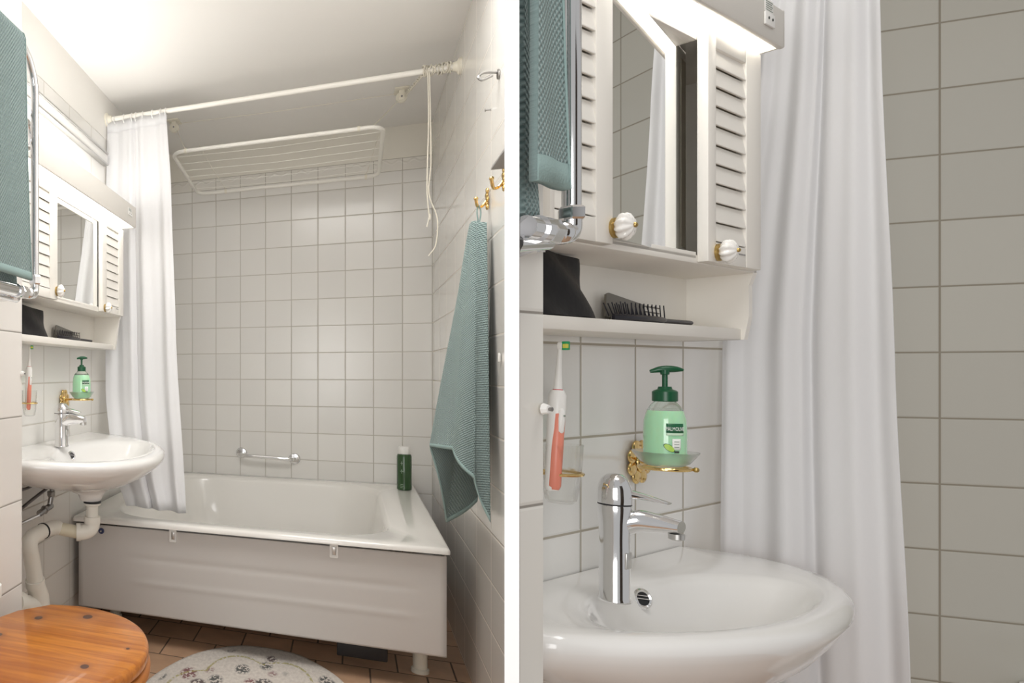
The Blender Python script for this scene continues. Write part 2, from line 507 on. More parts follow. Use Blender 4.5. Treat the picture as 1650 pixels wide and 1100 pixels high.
# ------------------------------------------------------------------ SETTING, wide-view bathroom
FZ = -EYE
H = 1.307
struct('floor', MB().box((-.3, -.6, FZ - .05), (1.7, 4.15, FZ)), M_floor, FL)
struct('ceiling', MB().box((-.3, .3, H), (1.60, 4.2, H + .05)), M_ceiling, FL)
struct('wall_left', MB().box((-.12, .3, FZ), (0, 4.15, 1.10)), M_tile_left, FL)
struct('trim_1', MB().box((-.12, .3, 1.10), (.002, 4.15, H)), M_plaster, FL)
struct('wall_back', MB().box((-.1, 4.03, FZ), (1.56, 4.15, 1.07)), M_tile_back, FL)
struct('trim_2', MB().box((0, 4.032, 1.135), (1.46, 4.14, H)), M_upper, FL)


def border():
    mb = MB(); mb.box((0, 4.029, 1.069), (1.46, 4.10, 1.137))
    return mb


def border_mat():
    m, nt, b = new_mat('embossed_border_tiles'); g = NT(nt); o, vec = g.xyz()
    b.inputs['Roughness'].default_value = .2
    q = g.math('DIVIDE', g.math('SUBTRACT', o[0], 1.46), .1399); f = g.math('FRACT', q)
    d = g.math('MULTIPLY', g.math('MINIMUM', f, g.math('SUBTRACT', 1.0, f)), .1399)
    dz = g.math('MINIMUM', g.math('ABSOLUTE', g.math('SUBTRACT', o[2], 1.07)), g.math('ABSOLUTE', g.math('SUBTRACT', o[2], 1.135)))
    mask = g.rng(g.math('MINIMUM', d, dz), .0012, .002, 1, 0)
    swag = g.math('ABSOLUTE', g.math('SUBTRACT', o[2], g.math('ADD', 1.118, g.math('MULTIPLY', g.math('SINE', g.math('MULTIPLY', q, 4 * pi)), -.008))))
    c = g.mix(g.rng(swag, .003, .006, .22, 0), (.80, .775, .72), (.60, .57, .50))
    nt.links.new(g.mix(mask, c, (.45, .42, .36)), b.inputs['Base Color'])
    bp = g.node('ShaderNodeBump'); bp.inputs['Distance'].default_value = .003; bp.inputs['Strength'].default_value = .8
    nt.links.new(g.rng(swag, 0, .008, 1, 0), bp.inputs['Height']); nt.links.new(bp.outputs[0], b.inputs['Normal'])
    return m


struct('trim_3', border(), border_mat(), FL)
struct('wall_right', MB().box((1.46, 2.13, FZ), (1.56, 4.15, H)), M_tile_right, FL)
struct('pillar_left', MB().box((-.1, .3, FZ), (.22, 1.715, H)), M_tile_jog, FL)

# partition board between the two bathrooms, seen edge-on
def partition():
    P0 = .62
    d = Vector((sin(radians(33.38)), cos(radians(33.38)), 0)); r = Vector((d.y, -d.x, 0)); mb = MB()
    w = P0 * math.tan(radians(.437)) * 1.0
    out = [d * P0 - r * w, d * P0 + r * w, d * 2.25 + r * w, d * 2.25 - r * w]
    mb.loft([[p + Vector((0, 0, 0)) for p in out], [p + Vector((0, 0, EYE + H)) for p in out]])
    o = bpy.data.objects.new('wall_partition', mb.mesh('wall_partition', M_white_edge, smooth=0)); COL.objects.link(o); o['kind'] = 'structure'


partition()
struct('reflection_panel_1', MB().box((0, 0, -EYE), (.85, .04, 1.0), .004), simple('dark_reflection_panel', (.05, .038, .03), .45), Frame(.75, -1.2, 0))  # dark panel added out of view so the chrome reflects a dark stripe

# two chrome-edged strips of the service channel on the wall above the lamp
t = thing('cable_channel', 'pale grey chrome-edged channel running along the wall above the cabinet lamp in the wide view', 'channel', FL, (0, 2.2, .97))
part('channel_body', MB().box((.001, 1.72, .972), (.022, 3.02, 1.014), .002), M_white_pl, t)
for zz in (.968, 1.018):
    part('channel_edge', MB().box((.001, 1.72, zz - .004), (.027, 3.02, zz + .004), .002), M_silver, t)

# ------------------------------------------------------------------ bath, wide view
def bath_wide():
    t = thing('bathtub', 'white enamelled bathtub with a grey front panel standing against the tiled back wall', 'bathtub', FL, (.7, 3.3, FZ))
    z = -.589
    x0, x1, y0, y1 = .012, 1.375, 2.60, 4.025
    mb = MB()
    R = []
    R.append(rrect(x0 + .02, x1 - .02, y0 + .02, y1 - .01, .02, z - .022))
    R.append(rrect(x0, x1, y0, y1, .015, z - .020))
    R.append(rrect(x0, x1, y0, y1, .015, z - .010))
    R.append(rrect(x0 + .004, x1 - .004, y0 + .004, y1 - .002, .014, z - .002))
    R.append(rrect(x0 + .012, x1 - .012, y0 + .012, y1 - .004, .012, z))
    i0, i1, j0, j1 = .13, 1.20, 2.69, 3.93
    R.append(rrect(i0 - .01, i1 + .01, j0 - .01, j1 + .01, .22, z, 6))
    R.append(rrect(i0, i1, j0, j1, .21, z - .006, 6))
    R.append(rrect(i0 + .012, i1 - .012, j0 + .010, j1 - .010, .21, z - .025, 6))
    R.append(rrect(i0 + .05, i1 - .03, j0 + .04, j1 - .03, .20, z - .18, 6))
    R.append(rrect(i0 + .10, i1 - .06, j0 + .07, j1 - .06, .19, z - .32, 6))
    R.append(rrect(i0 + .16, i1 - .11, j0 + .12, j1 - .11, .16, z - .375, 6))
    R.append(rrect(i0 + .24, i1 - .2, j0 + .22, j1 - .2, .10, z - .39, 6))
    mb.loft(R, cap0=False)
    # shell underside
    Q = [rrect(x0 + .02, x1 - .02, y0 + .02, y1 - .01, .02, z - .022), rrect(i0 - .02, i1 + .02, j0 - .02, j1 + .02, .2, z - .035, 6), rrect(i0 + .08, i1 - .04, j0 + .05, j1 - .04, .19, z - .36, 6)]
    mb.loft(Q, cap0=False)
    part('tub', mb, M_enamel, t, 50)
    # front panel with two embossed ribs
    def pf(a, b):
        x = .030 + a * (1.366 - .030); zz = -.963 + b * (.963 - .622)
        e = min(1, max(0, (x - .22) / .08)) * min(1, max(0, (1.30 - x) / .08))
        y = 2.632
        for zc, w, amp in ((-.742, .012, .0022), (-.838, .012, -.0022)):
            y += amp * e * math.exp(-((zz - zc) / w) ** 2)
        return (x, y, zz)
    pn = MB().grid(pf, 60, 60)
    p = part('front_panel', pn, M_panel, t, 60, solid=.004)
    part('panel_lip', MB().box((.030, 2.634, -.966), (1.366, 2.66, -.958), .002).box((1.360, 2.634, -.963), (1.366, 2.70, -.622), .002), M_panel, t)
    for nx in (.427, 1.012):
        c = part('clip', MB().loft([rrect(nx - .014, nx + .014, -.662, -.612, .004, 0), rrect(nx - .014, nx + .014, -.662, -.612, .004, .006), rrect(nx - .009, nx + .009, -.657, -.617, .003, .006), rrect(nx - .009, nx + .009, -.657, -.617, .003, .002)]), M_white_pl, t)
        me = c.data; b = BASE[c]
        for v in me.vertices:   # stand the clip up on the panel face
            w_ = v.co + b; v.co = Vector((w_.x, 2.630 - w_.z, w_.y)) - b
        part('clip_tongue', MB().box((nx - .006, 2.6245, -.652), (nx + .006, 2.6285, -.624), .001), M_silver, t)
    part('round_lock', MB().lathe([(.012, 0), (.012, -.004), (.010, -.006), (.0, -.006)], (.13, 2.630, -.646), 'y', 20), M_blue, t, label='dark blue round lock')
    part('lock_pin', MB().lathe([(.0035, 0), (.0035, -.004), (0, -.004)], (.13, 2.624, -.646), 'y', 10), M_silver, t)
    for (nx, ny) in ((1.30, 2.80), (1.30, 3.8), (.10, 2.90), (.10, 3.8)):
        lg = MB().lathe([(.030, 0), (.030, .012), (.024, .016), (.024, .16), (.02, .17)], (nx, ny, FZ), 'z', 20)
        part('leg', lg, M_cream_pl, t)
    part('support_box', MB().box((1.02, 2.72, -1.045), (1.19, 2.80, -.985), .004), M_rubber, t, label='black block under the panel')
    part('support_rail', MB().box((.06, 2.70, -.985), (1.30, 2.73, -.965), .002), M_darkchrome, t)
    return t


bath_wide()

# ------------------------------------------------------------------ curtains
def curtain(name, label, frame, base, left, right, folds, amp, group, seedv, nx=150, nz=40, sub=.35):
    """left / right: edge lines as (n, u, z) points from the rail down"""
    t = thing(name, label, 'curtain', frame, base, group)
    rnd = random.Random(seedv); ph = [rnd.uniform(0, 6) for _ in range(6)]
    def along(keys, h):
        z0, z1 = keys[0][2], keys[-1][2]; z = z0 + (z1 - z0) * h
        for i in range(len(keys) - 1):
            if z >= keys[i + 1][2] - 1e-6: break
        a, b_ = Vector(keys[i]), Vector(keys[i + 1]); k = (z - a.z) / (b_.z - a.z); k = k * .6 + .4 * k * k * (3 - 2 * k)
        p = a.lerp(b_, k); p.z = z; return p
    def f(a, h):
        hh = h
        L = along(left, h); R = along(right, h)
        aw = a + .030 * sin(2 * pi * a * 2 + ph[0])
        p = L.lerp(R, aw); d = (R - L); d.z = 0; n = Vector((-d.y, d.x, 0)).normalized()
        am = amp * (.55 + .75 * hh) * (.35 + .65 * min(1, 3 * a, 3 * (1 - a) + .3))
        w = sin(2 * pi * folds * a + ph[1] + .5 * sin(2 * hh + ph[2])) + sub * (1 - .5 * hh) * sin(2 * pi * folds * 2.3 * a + ph[3] + hh * .8) + .12 * sin(2 * pi * folds * .53 * a + ph[4] + hh)
        p = p + n * am * w + d.normalized() * am * .35 * cos(2 * pi * folds * a + ph[1] + hh) * sin(pi * a)
        return (*p, a * 2.0, h * 2)
    part('fabric', MB().grid(f, nx, nz), M_curtain, t, 0 or 80, recalc=False, solid=.0012)
    # top hem band
    def f2(a, h):
        q = Vector(f(a, .03 * h)[:3]); q = q + Vector((0, -.0025, 0)); return (*q, a, h)
    part('top_hem', MB().grid(f2, nx, 2), M_curtain, t, 80, recalc=False, solid=.001)
    return t, f


ct, cf = curtain('shower_curtain', 'white shower curtain drawn to the left end of the rail, hem lying in the bath', FL, (.2, 3.0, -.5),
        [(.012, 3.06, 1.182), (.012, 3.03, .60), (.055, 2.92, -.10), (.13, 2.80, -.42), (.20, 2.76, -.56)], [(.299, 3.045, 1.182), (.332, 3.0, .832), (.378, 2.9, .134), (.452, 2.76, -.575)], 3.5, .012, 'shower curtains', 5)

# ------------------------------------------------------------------ curtain rail + cords, wide view
t = thing('curtain_rail', 'white curtain rail spanning the bathroom below the ceiling, cord wound round its right end', 'curtain rail', FL, (.7, 3.05, 1.19))
part('tube', MB().tube([(0.0, 3.06, 1.195), (.4, 3.055, 1.192), (1.46, 3.03, 1.185)], .0115, 16), M_wire, t)
for (nx, s_) in ((.0, 1), (1.46, -1)):
    part('flange', MB().lathe([(.032, 0), (.032, .008 * s_), (.02, .014 * s_), (.016, .03 * s_), (0, .03 * s_)], (nx, 3.06 if s_ > 0 else 3.03, 1.195 if s_ > 0 else 1.185), 'x', 24), M_cream_pl, t)
for k in range(9):
    a = .02 + .96 * k / 8; q = Vector(cf(a, 0)[:3])
    ring = [(q.x, 3.055 + .020 * cos(v), 1.19 + .020 * sin(v) - .004) for v in [2 * pi * i / 16 for i in range(16)]]
    t2 = single('curtain_ring', '%s white plastic curtain ring counted from the wall end of the rail' % ('first', 'second', 'third', 'fourth', 'fifth', 'sixth', 'seventh', 'eighth', 'ninth')[k], 'curtain ring', MB().tube(ring, .0022, 6, closed=True), M_white_pl, FL, (q.x, 3.055, 1.19), 'curtain rings on the rail')

# drying rack hoisted under the ceiling
def drying_rack():
    t = thing('drying_rack', 'white hoisted clothes drying rack with thin wires hanging over the bath', 'drying rack', FL, (.7, 3.6, 1.05))
    x0, x1, y0, y1 = .262, 1.20, 3.28, 3.90; zf, zb = 1.073, 1.02
    def P(x, y): return (x, y, zf + (zb - zf) * (y - y0) / (y1 - y0))
    r = .06; pts = []
    for (cx, cy, a0) in ((x1 - r, y1 - r, 0), (x0 + r, y1 - r, pi / 2), (x0 + r, y0 + r, pi), (x1 - r, y0 + r, 1.5 * pi)):
        for k in range(7):
            a = a0 + pi / 2 * k / 6; pts.append(P(cx + r * cos(a), cy + r * sin(a)))
    part('frame', MB().tube(pts, .0095, 12, closed=True), M_wire, t)
    for k in range(6):
        y = y0 + .075 + k * (y1 - y0 - .15) / 5
        w = MB().tube([(*P(x0, y)[:2], P(x0, y)[2] + .006), (*P((x0 + x1) / 2, y)[:2], P(x0, y)[2] - .004), (*P(x1, y)[:2], P(x1, y)[2] + .006)], .0014, 6)
        wi = part('wire', w, M_wire, t)
        for x in (x0, x1):
            q = P(x, y); part('wire_end', MB().sphere((q[0], q[1], q[2] + .009), .0035, seg=8), M_darkchrome, wi)
    for (x, y) in ((.33, y0), (1.10, y0), (.42, y1), (1.14, y1)):
        q = P(x, y); part('cord_clamp', MB().tube([(q[0] - .006, q[1], q[2]), (q[0] + .006, q[1], q[2])], .0125, 12), M_cream_pl, t)
    return P


RP = drying_rack()


def pulley(x, y, z, label):
    t = thing('pulley', label, 'pulley', FL, (x, y, z), 'ceiling pulleys of the drying rack')
    part('mounting_plate', MB().box((x - .03, y - .045, z - .006), (x + .03, y + .045, z), .002), M_cream_pl, t)
    part('wheel', MB().lathe([(.006, -.009), (.024, -.009), (.020, -.003), (.020, .003), (.024, .009), (.006, .009)], (x, y, z - .035), 'y', 22), M_cream_pl, t)
    for s_ in (-1, 1):
        part('cheek', MB().box((x - .012, y + s_ * .014 - .0015, z - .050), (x + .012, y + s_ * .014 + .0015, z - .004), .001), M_cream_pl, t)
    part('axle', MB().lathe([(.004, -.02), (.004, .02)], (x, y, z - .035), 'y', 10), M_darkchrome, t)


pulley(.222, 3.50, H, 'cream pulley on the ceiling beside the curtain top')
pulley(1.284, 3.52, H, 'cream pulley on the ceiling at the right end of the drying rack')
cords = [
    ('thin cord running from the curtain-side pulley down to the drying rack', [(.235, 3.50, 1.26), (.28, 3.40, 1.17), (.33, 3.28, 1.082)], .0018),
    ('thin cord stretched along the ceiling between the two pulleys', [(.24, 3.50, 1.292), (.75, 3.51, 1.286), (1.27, 3.52, 1.292)], .0014),
    ('thin cord dropping from the right pulley to the drying rack', [(1.272, 3.52, 1.262), (1.21, 3.45, 1.18), (1.15, 3.34, 1.09)], .0018),
    ('thin slack cord at the back left corner of the drying rack', [(.33, 3.60, 1.20), (.38, 3.75, 1.10), (.42, 3.9, 1.03)], .0012),
    ('thin slack cord at the back right corner of the drying rack', [(1.19, 3.62, 1.14), (1.16, 3.8, 1.07), (1.14, 3.9, 1.03)], .0012)]
for lb, pts, r in cords:
    single('cord', lb, 'cord', MB().tube(smoothpath(pts, 6), r, 6), M_rope, FL, pts[0])
pts = [(1.30, 3.50, 1.275)]
for k in range(60):
    a = k / 59; x = 1.30 + (1.345 - 1.30) * min(1, a * 2); pts.append((1.30 + .05 * a + .004 * cos(k * 1.4), 3.50 - .45 * a + .004 * sin(k * 2), 1.275 - .07 * a + .006 * sin(k * 1.4)))
single('twisted_cord', 'twisted cream cord running from the right pulley to the curtain rail', 'cord', MB().tube(pts, .0032, 6), M_rope, FL, (1.30, 3.5, 1.275))
pts = []
for k in range(260):
    a = k / 259; x = 1.335 + .085 * (.5 - .5 * cos(a * pi * 3)) + .006 * sin(k * .7); th = k * .53
    pts.append((x, 3.036 + (.017 + .004 * sin(k * .31)) * cos(th), 1.187 + (.017 + .005 * sin(k * .23)) * sin(th)))
single('wound_cord', 'cream cord wound tightly around the right end of the curtain rail', 'cord', MB().tube(pts, .0026, 6), M_rope, FL, (1.38, 3.036, 1.187))
for (dx, zb, sw) in ((0, .62, 0), (.006, .50, .02)):
    pp = smoothpath([(1.345 + dx, 3.02, 1.18), (1.348 + dx, 3.018, 1.0), (1.344 + dx * 2, 3.018, .82), (1.343 + dx, 3.018, .70), (1.352 + sw + dx, 3.02, .60), (1.353 + sw, 3.02, zb), (1.342 + dx, 3.02, zb - .05 + dx)], 8)
    single('hanging_cord', 'cream cord end dangling from the curtain rail in front of the tiled corner' if dx == 0 else 'longer looped cream cord dangling from the curtain rail beside its twin', 'cord', MB().tube(pp, .0024, 6), M_rope, FL, (1.345, 3.02, 1.18))

# grab bar on the back wall
t = thing('grab_bar', 'short chrome grab bar on the tiled wall above the bath', 'grab bar', FL, (.63, 4.03, -.47))
part('bar', MB().tube(smoothpath([(.488, 4.028, -.462), (.500, 3.985, -.468), (.53, 3.972, -.471), (.63, 3.970, -.474), (.735, 3.972, -.478), (.765, 3.985, -.480), (.778, 4.028, -.482)], 8), .011, 14), M_chrome, t)
for x, z in ((.488, -.462), (.778, -.482)):
    part('flange', MB().lathe([(.031, 0), (.031, -.006), (.026, -.012), (.014, -.014)], (x, 4.029, z), 'y', 24), M_chrome, t)

# bottle on the bath corner
t = thing('shampoo_bottle', 'dark green cylindrical bottle with a white cap on the corner of the bath', 'bottle', FL, (1.315, 3.83, -.5885))
c0 = (1.315, 3.83, -.5885)
part('body', MB().lathe([(.0, 0), (.030, 0), (.034, .004), (.034, .168), (.031, .178), (.022, .182)], c0, 'z', 28), M_greenglass, t)
part('cap', MB().lathe([(.026, .180), (.027, .183), (.027, .214), (.025, .217), (0, .217)], c0, 'z', 28), M_white_pl, t)
for (dz, w) in ((.135, .010), (.095, .014), (.03, .012), (.022, .016), (.014, .012)):
    for s_ in (0, 1) if dz > .09 else (0,):
        mbx = MB()
        a0 = atan2(-1, -.42)
        def q(ang, z): return (c0[0] + .0345 * cos(ang), c0[1] + .0345 * sin(ang), c0[2] + z)
        dw = w / .034 / 2
        if dz > .09:
            pts = [q(a0 - dw, dz), q(a0, dz + .002), q(a0 + dw, dz)] if s_ == 0 else [q(a0, dz - .010), q(a0, dz + .010)]
        else: pts = [q(a0 - dw, dz), q(a0, dz), q(a0 + dw, dz)]
        part('printed_mark', MB().tube(pts, .0006, 5), M_label, t)

# ------------------------------------------------------------------ right wall, wide view
def brass_hook(x, y, z, label, sc=1.0, flip=1):
    t = thing('coat_hook', label, 'hook', FL, (x, y, z), 'brass hooks on the right wall')
    mb = MB()
    for k in range(5):   # pierced leaf-shaped plate against the wall
        zz = (k - 2) * .0125 * sc
        mb.sphere((x - .005, y + (.004 if k % 2 else -.004) * sc, z + zz), .010 * sc, .5, 1.35 if k in (1, 2, 3) else .9, .95, 12)
    part('backplate', mb, M_gold, t)
    p = smoothpath([(x - .006, y, z - .004), (x - .018 * sc, y, z - .020 * sc), (x - .030 * sc, y - .01 * sc, z - .024 * sc), (x - .037 * sc, y - .025 * sc, z - .014 * sc), (x - .039 * sc, y - .032 * sc, z - .002 * sc)], 6)
    part('arm', MB().tube(p, [.0042 * sc] * (len(p) - 3) + [.0045 * sc, .0055 * sc, .0065 * sc], 10), M_gold, t)
    part('knob_end', MB().sphere(p[-1], .0062 * sc, seg=12), M_gold, t)
    return t


brass_hook(1.458, 2.44, .532, 'brass leaf-plate hook on the right wall holding the teal towel')
brass_hook(1.458, 2.19, .528, 'second brass hook at the edge of the white partition, below the grey shelf', 1.0)
single('wall_bracket', 'dark grey metal bracket high on the right wall', 'bracket',
       MB().tube(smoothpath([(1.458, 2.29, .86), (1.42, 2.28, .862), (1.405, 2.27, .848), (1.415, 2.27, .838), (1.44, 2.28, .850)], 6), .0042, 8)
       .lathe([(.014, 0), (.014, -.004), (.004, -.006)], (1.459, 2.29, .855), 'x', 16), M_darkchrome, FL, (1.458, 2.29, .86))
single('wall_screw', 'small dark screw in the right wall above the brass hooks', 'screw', MB().lathe([(.003, 0), (.003, -.012), (.0045, -.013), (.0045, -.016), (0, -.016)], (1.46, 2.42, .80), 'x', 10), M_darkchrome, FL, (1.46, 2.42, .80))
single('corner_shelf', 'small grey shelf on the right wall cut off by the white partition', 'shelf', MB().box((1.420, 1.97, .553), (1.459, 2.175, .560), .001), M_grey, FL, (1.45, 2.1, .553), smooth=0)


def towel_hung():
    t = thing('towel', 'teal waffle bath towel hanging by a loop from the brass hook', 'towel', FL, (1.42, 2.42, .42), 'teal towels')
    tops = [(1.452, 2.44, .448), (1.446, 2.455, .45), (1.424, 2.47, .455), (1.418, 2.44, .465), (1.424, 2.41, .462), (1.445, 2.395, .452)]
    bots = [(1.450, 2.60, -.42), (1.357, 2.56, -.490), (1.308, 2.55, -.243), (1.352, 2.36, -.232), (1.393, 2.27, -.303), (1.431, 2.25, -.421)]
    n = len(tops)
    def prof(h): # how fast the bunch opens on the way down
        return h ** .88
    def f(a, h):
        x = a * (n - 1); i = min(n - 2, int(x)); u = x - i
        def col(k):
            T = Vector(tops[k]); B = Vector(bots[k]); w = prof(h); p = T.lerp(B, w); p.z = T.z + (B.z - T.z) * h
            return p
        p = col(i).lerp(col(i + 1), u)
        p.y -= .020 * sin(pi * u) * h * (1 if i % 2 else -.3)
        p.x -= .010 * sin(pi * u) * (1 - h) + .012 * sin(5 * h + i) * h * sin(pi * u)
        s_ = (a - .5) * (.12 + .62 * h)
        return (*p, s_, h * .98)
    part('towelling', MB().grid(f, 90, 90), M_towel, t, 80, recalc=False, solid=.006)
    def f2(a, h):
        p = f(a, 1 - .014 + .016 * h); return (p[0] - .0005, p[1] - .0035, p[2], p[3], p[4])
    part('hem', MB().grid(f2, 90, 2), M_hem, t, 80, recalc=False, solid=.005)
    lp = smoothpath([(1.43, 2.43, .45), (1.424, 2.425, .49), (1.428, 2.425, .512), (1.434, 2.425, .49), (1.43, 2.43, .45)], 6)
    part('hanging_loop', MB().tube(lp, .002, 6), M_hem, t)
    single('towel_loop_tag', 'small white care tag peeping out at the right edge of the hanging towel', 'tag', MB().box((1.452, 2.262, .03), (1.458, 2.268, .055), .001), M_white_pl, FL, (1.455, 2.265, .04))


towel_hung()

# ------------------------------------------------------------------ shared builders for both bathrooms
def cabinet(F, name, lab, u0, u1, ldoor, mir, rdoor, zb, zt, nb, nd, shelf_z, shelf_n, back, slats, lou_l, lou_r, lz0, lz1, knobs, ks, th=.012, tilt=0.0, rec=.002):
    t = thing(name, lab, 'cabinet', F, (nb / 2, (u0 + u1) / 2, zb), 'mirror cabinets')
    body = MB().box((.002, u0, zb), (nb, u1, zb + th), .002).box((.002, u0, zt - th), (nb, u1, zt), .002)
    body.box((.002, u1 - th, zb), (nb, u1, zt), .002).box((.002, u0, zb), (nb, u0 + th, zt), .002)
    part('carcass', body, M_cab, t)
    part('carcass_back', MB().box((.002, u0, shelf_z), (back, u1, zt)), M_cab, t)
    tl_ = tilt * (mir[1] - mir[0])
    m = part('mirror', MB().prism([(nb - rec + tl_, mir[0]), (nb - rec, mir[1] - .002), (nb - rec - .007, mir[1] - .002), (nb - rec - .007, mir[0])], 2, zb + th * .9, zt - th), M_mirror, t, smooth=0)
    part('mirror_rail', MB().box((nb - .012, mir[0], zb + th * .5), (nb, mir[1], zb + th + .004), .001), M_cab, t)
    part('mirror_rail', MB().box((nb - .012, mir[0], zt - .020), (nb + .001, mir[1], zt), .001), M_cab, t)
    def door(y0, y1, ly0, ly1):
        d = MB(); z0, z1 = zb + .002, zt - .004; th_ = nd - nb
        d.box((nb, y0, z0), (nd, ly0, z1), .0015).box((nb, ly1, z0), (nd, y1, z1), .0015)
        d.box((nb, ly0 - .001, z0), (nd - .001, ly1 + .001, lz0), .001).box((nb, ly0 - .001, lz1), (nd - .001, ly1 + .001, z1), .001)
        dr = part('door', d, M_cab, t)
        st = (lz1 - lz0) / slats; sl = MB()
        for k in range(slats):
            a = lz0 + k * st
            q = .05 * st
            pf = [(nd - .001, a + q), (nd - .0008, a + q * 1.8), (nd - .0055, a + st * 1.02), (nd - .0085, a + st * 1.0), (nd - .0045, a + q * 1.6)]
            sl.loft([[Vector((p[0], ly0, p[1])) for p in pf], [Vector((p[0], ly1, p[1])) for p in pf]])
        part('louvres', sl, M_cab, dr, smooth=0)
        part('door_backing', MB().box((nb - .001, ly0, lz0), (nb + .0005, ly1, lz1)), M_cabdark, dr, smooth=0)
        return dr
    drs = [door(*ldoor, *lou_l), door(*rdoor, *lou_r)]
    for k in range(4):
        yy = lou_r[1] - .030 * ks + k * .007 * ks
        part('makers_mark', MB().box((nd - .0012, yy, zb + .022 * ks), (nd - .0004, yy + .005 * ks, zb + .0245 * ks)), M_grey, drs[1], smooth=0)
    for dr, (ky, kz) in zip(drs, knobs):
        kb = MB(); R_ = []
        for (r, h) in ((.009, 0), (.008, .001), (.0075, .003), (.012, .005), (.0175, .010), (.0185, .014), (.016, .019), (.010, .023), (.003, .0245)):
            R_.append([Vector((nd + h * ks, ky + r * ks * (1 + .10 * cos(9 * a)) * cos(a), kz + r * ks * (1 + .10 * cos(9 * a)) * sin(a))) for a in [2 * pi * k / 72 for k in range(72)]])
        kn = part('knob', kb.loft(R_), M_ceramic, dr, 60)
        part('knob_collar', MB().lathe([(.0145 * ks, 0), (.0145 * ks, .003 * ks), (.011 * ks, .005 * ks)], (nd, ky, kz), 'x', 24), M_brass, kn)
        part('knob_screw', MB().sphere((nd + .0245 * ks, ky, kz), .0038 * ks, seg=12), M_brass, kn)
    # open shelf below
    part('shelf', MB().box((.002, u0, shelf_z - .020 * ks), (shelf_n, u1 - .002, shelf_z), .002), M_cab, t)
    s0 = shelf_z - .020 * ks
    side = [(.002, s0), (shelf_n + .004, s0), (shelf_n + .010, shelf_z + .02), (nb - .006, zb - .02), (nb, zb + .001), (.002, zb + .001)]
    sp_ = MB().loft([[Vector((a, u1 - th, b)) for a, b in side], [Vector((a, u1 + .001, b)) for a, b in side]])
    part('side_panel', sp_, M_cab, t, smooth=0)
    part('hinge_knob', MB().sphere((nb * .75, u1 + .002, zb + (zt - zb) * .55), .006 * ks, seg=10), M_white_pl, t)
    return t


cabinet(FL, 'mirror_cabinet', 'cream mirror cabinet with louvred doors on the basin wall of the wide-view bathroom', 1.72, 2.885, (1.80, 2.135), (2.135, 2.592), (2.592, 2.868), .245, .628, .130, .148,
        .123, .103, .012, 9, (1.86, 2.072), (2.645, 2.800), .278, .598, ((2.128, .276), (2.622, .262)), 1.12, .016)
cabinet(FR, 'mirror_cabinet', 'large cream mirror cabinet with louvred doors in the close-up bathroom', .93, 1.605, (.93, 1.083), (1.083, 1.372), (1.374, 1.575), .170, .538, .100, .114,
        .076, .084, .010, 10, (.94, 1.040), (1.402, 1.517), .204, .508, ((1.085, .194), (1.408, .188)), .95, .014, .083, .012)

# small maker's mark on the right-hand doors
def lamp(F, name, lab, u0, u1, n0, n1, z0, z1, glow_n, socket, zcab, rz):
    t = thing(name, lab, 'lamp', F, (n1 / 2, (u0 + u1) / 2, z0), 'tube lamps over the mirror cabinets')
    hs = MB().box((n1 - .008, u0, z0), (n1, u1, z1), .003).box((n0, u1 - .006, z0 + .002), (n1, u1, z1), .001).box((n0, u0, z0 + .002), (n1, u0 + .006, z1), .001)
    part('housing', hs, M_housing, t)
    part('lower_diffuser', MB().box((n0 + .004, u0 + .01, z0 + .006), (n1 - .010, u1 - .012, z0 + .012), .001), M_glow, t)
    part('upper_diffuser', MB().box((n0 + .004, u0 + .01, z1 - .016), (n1 - .012, u1 - .012, z1 - .010), .001), M_glow2, t)
    part('wall_channel', MB().box((n0 - .001, u0, z0 + .01), (n0 + .006, u1, z1 - .004)), M_housing, t)
    if n0 > .05: part('mounting_arm', MB().box((.001, u0 + .05, z0 + .03), (n0, u0 + .09, z0 + .05)).box((.001, u1 - .09, z0 + .03), (n0, u1 - .05, z0 + .05)), M_housing, t)
    (sy0, sy1, sz0, sz1) = socket
    so_ = part('shaver_socket', MB().box((n1, sy0, sz0), (n1 + .003, sy1, sz0 + (sz1 - sz0) * .48), .001), M_white_pl, t)
    cy = (sy0 + sy1) / 2; w = sy1 - sy0; cz = sz0 + (sz1 - sz0) * .26
    for s_ in (-1, 1):
        part('socket_hole', MB().lathe([(.0022, 0), (.0022, .001), (0, .001)], (n1 + .0028, cy + s_ * w * .2, cz), 'x', 10), M_dark_ink, so_)
    lp = part('rating_label', MB().box((n1, sy0 + w * .08, sz0 + (sz1 - sz0) * .52), (n1 + .001, sy1 - w * .02, sz1), .0003), M_white_pl, t)
    for k in range(5):
        zz = sz0 + (sz1 - sz0) * (.60 + .08 * k)
        part('printed_line', MB().box((n1 + .0009, sy0 + w * .16, zz - .0005), (n1 + .0014, sy1 - w * (.12 + .1 * (k % 2)), zz + .0004)), M_grey_ink, lp, smooth=0)
    return t


lamp(FL, 'mirror_lamp', 'long lit tube lamp box over the mirror cabinet in the wide view', 1.60, 2.882, .002, .200, .632, .722, .05, (2.765, 2.822, .668, .700), .628, 0)
lamp(FR, 'mirror_lamp', 'lit lamp box with a shaver socket beside the close-up curtain', .80, 1.598, .002, .136, .540, .603, .05, (1.510, 1.548, .560, .603), .538, 0)


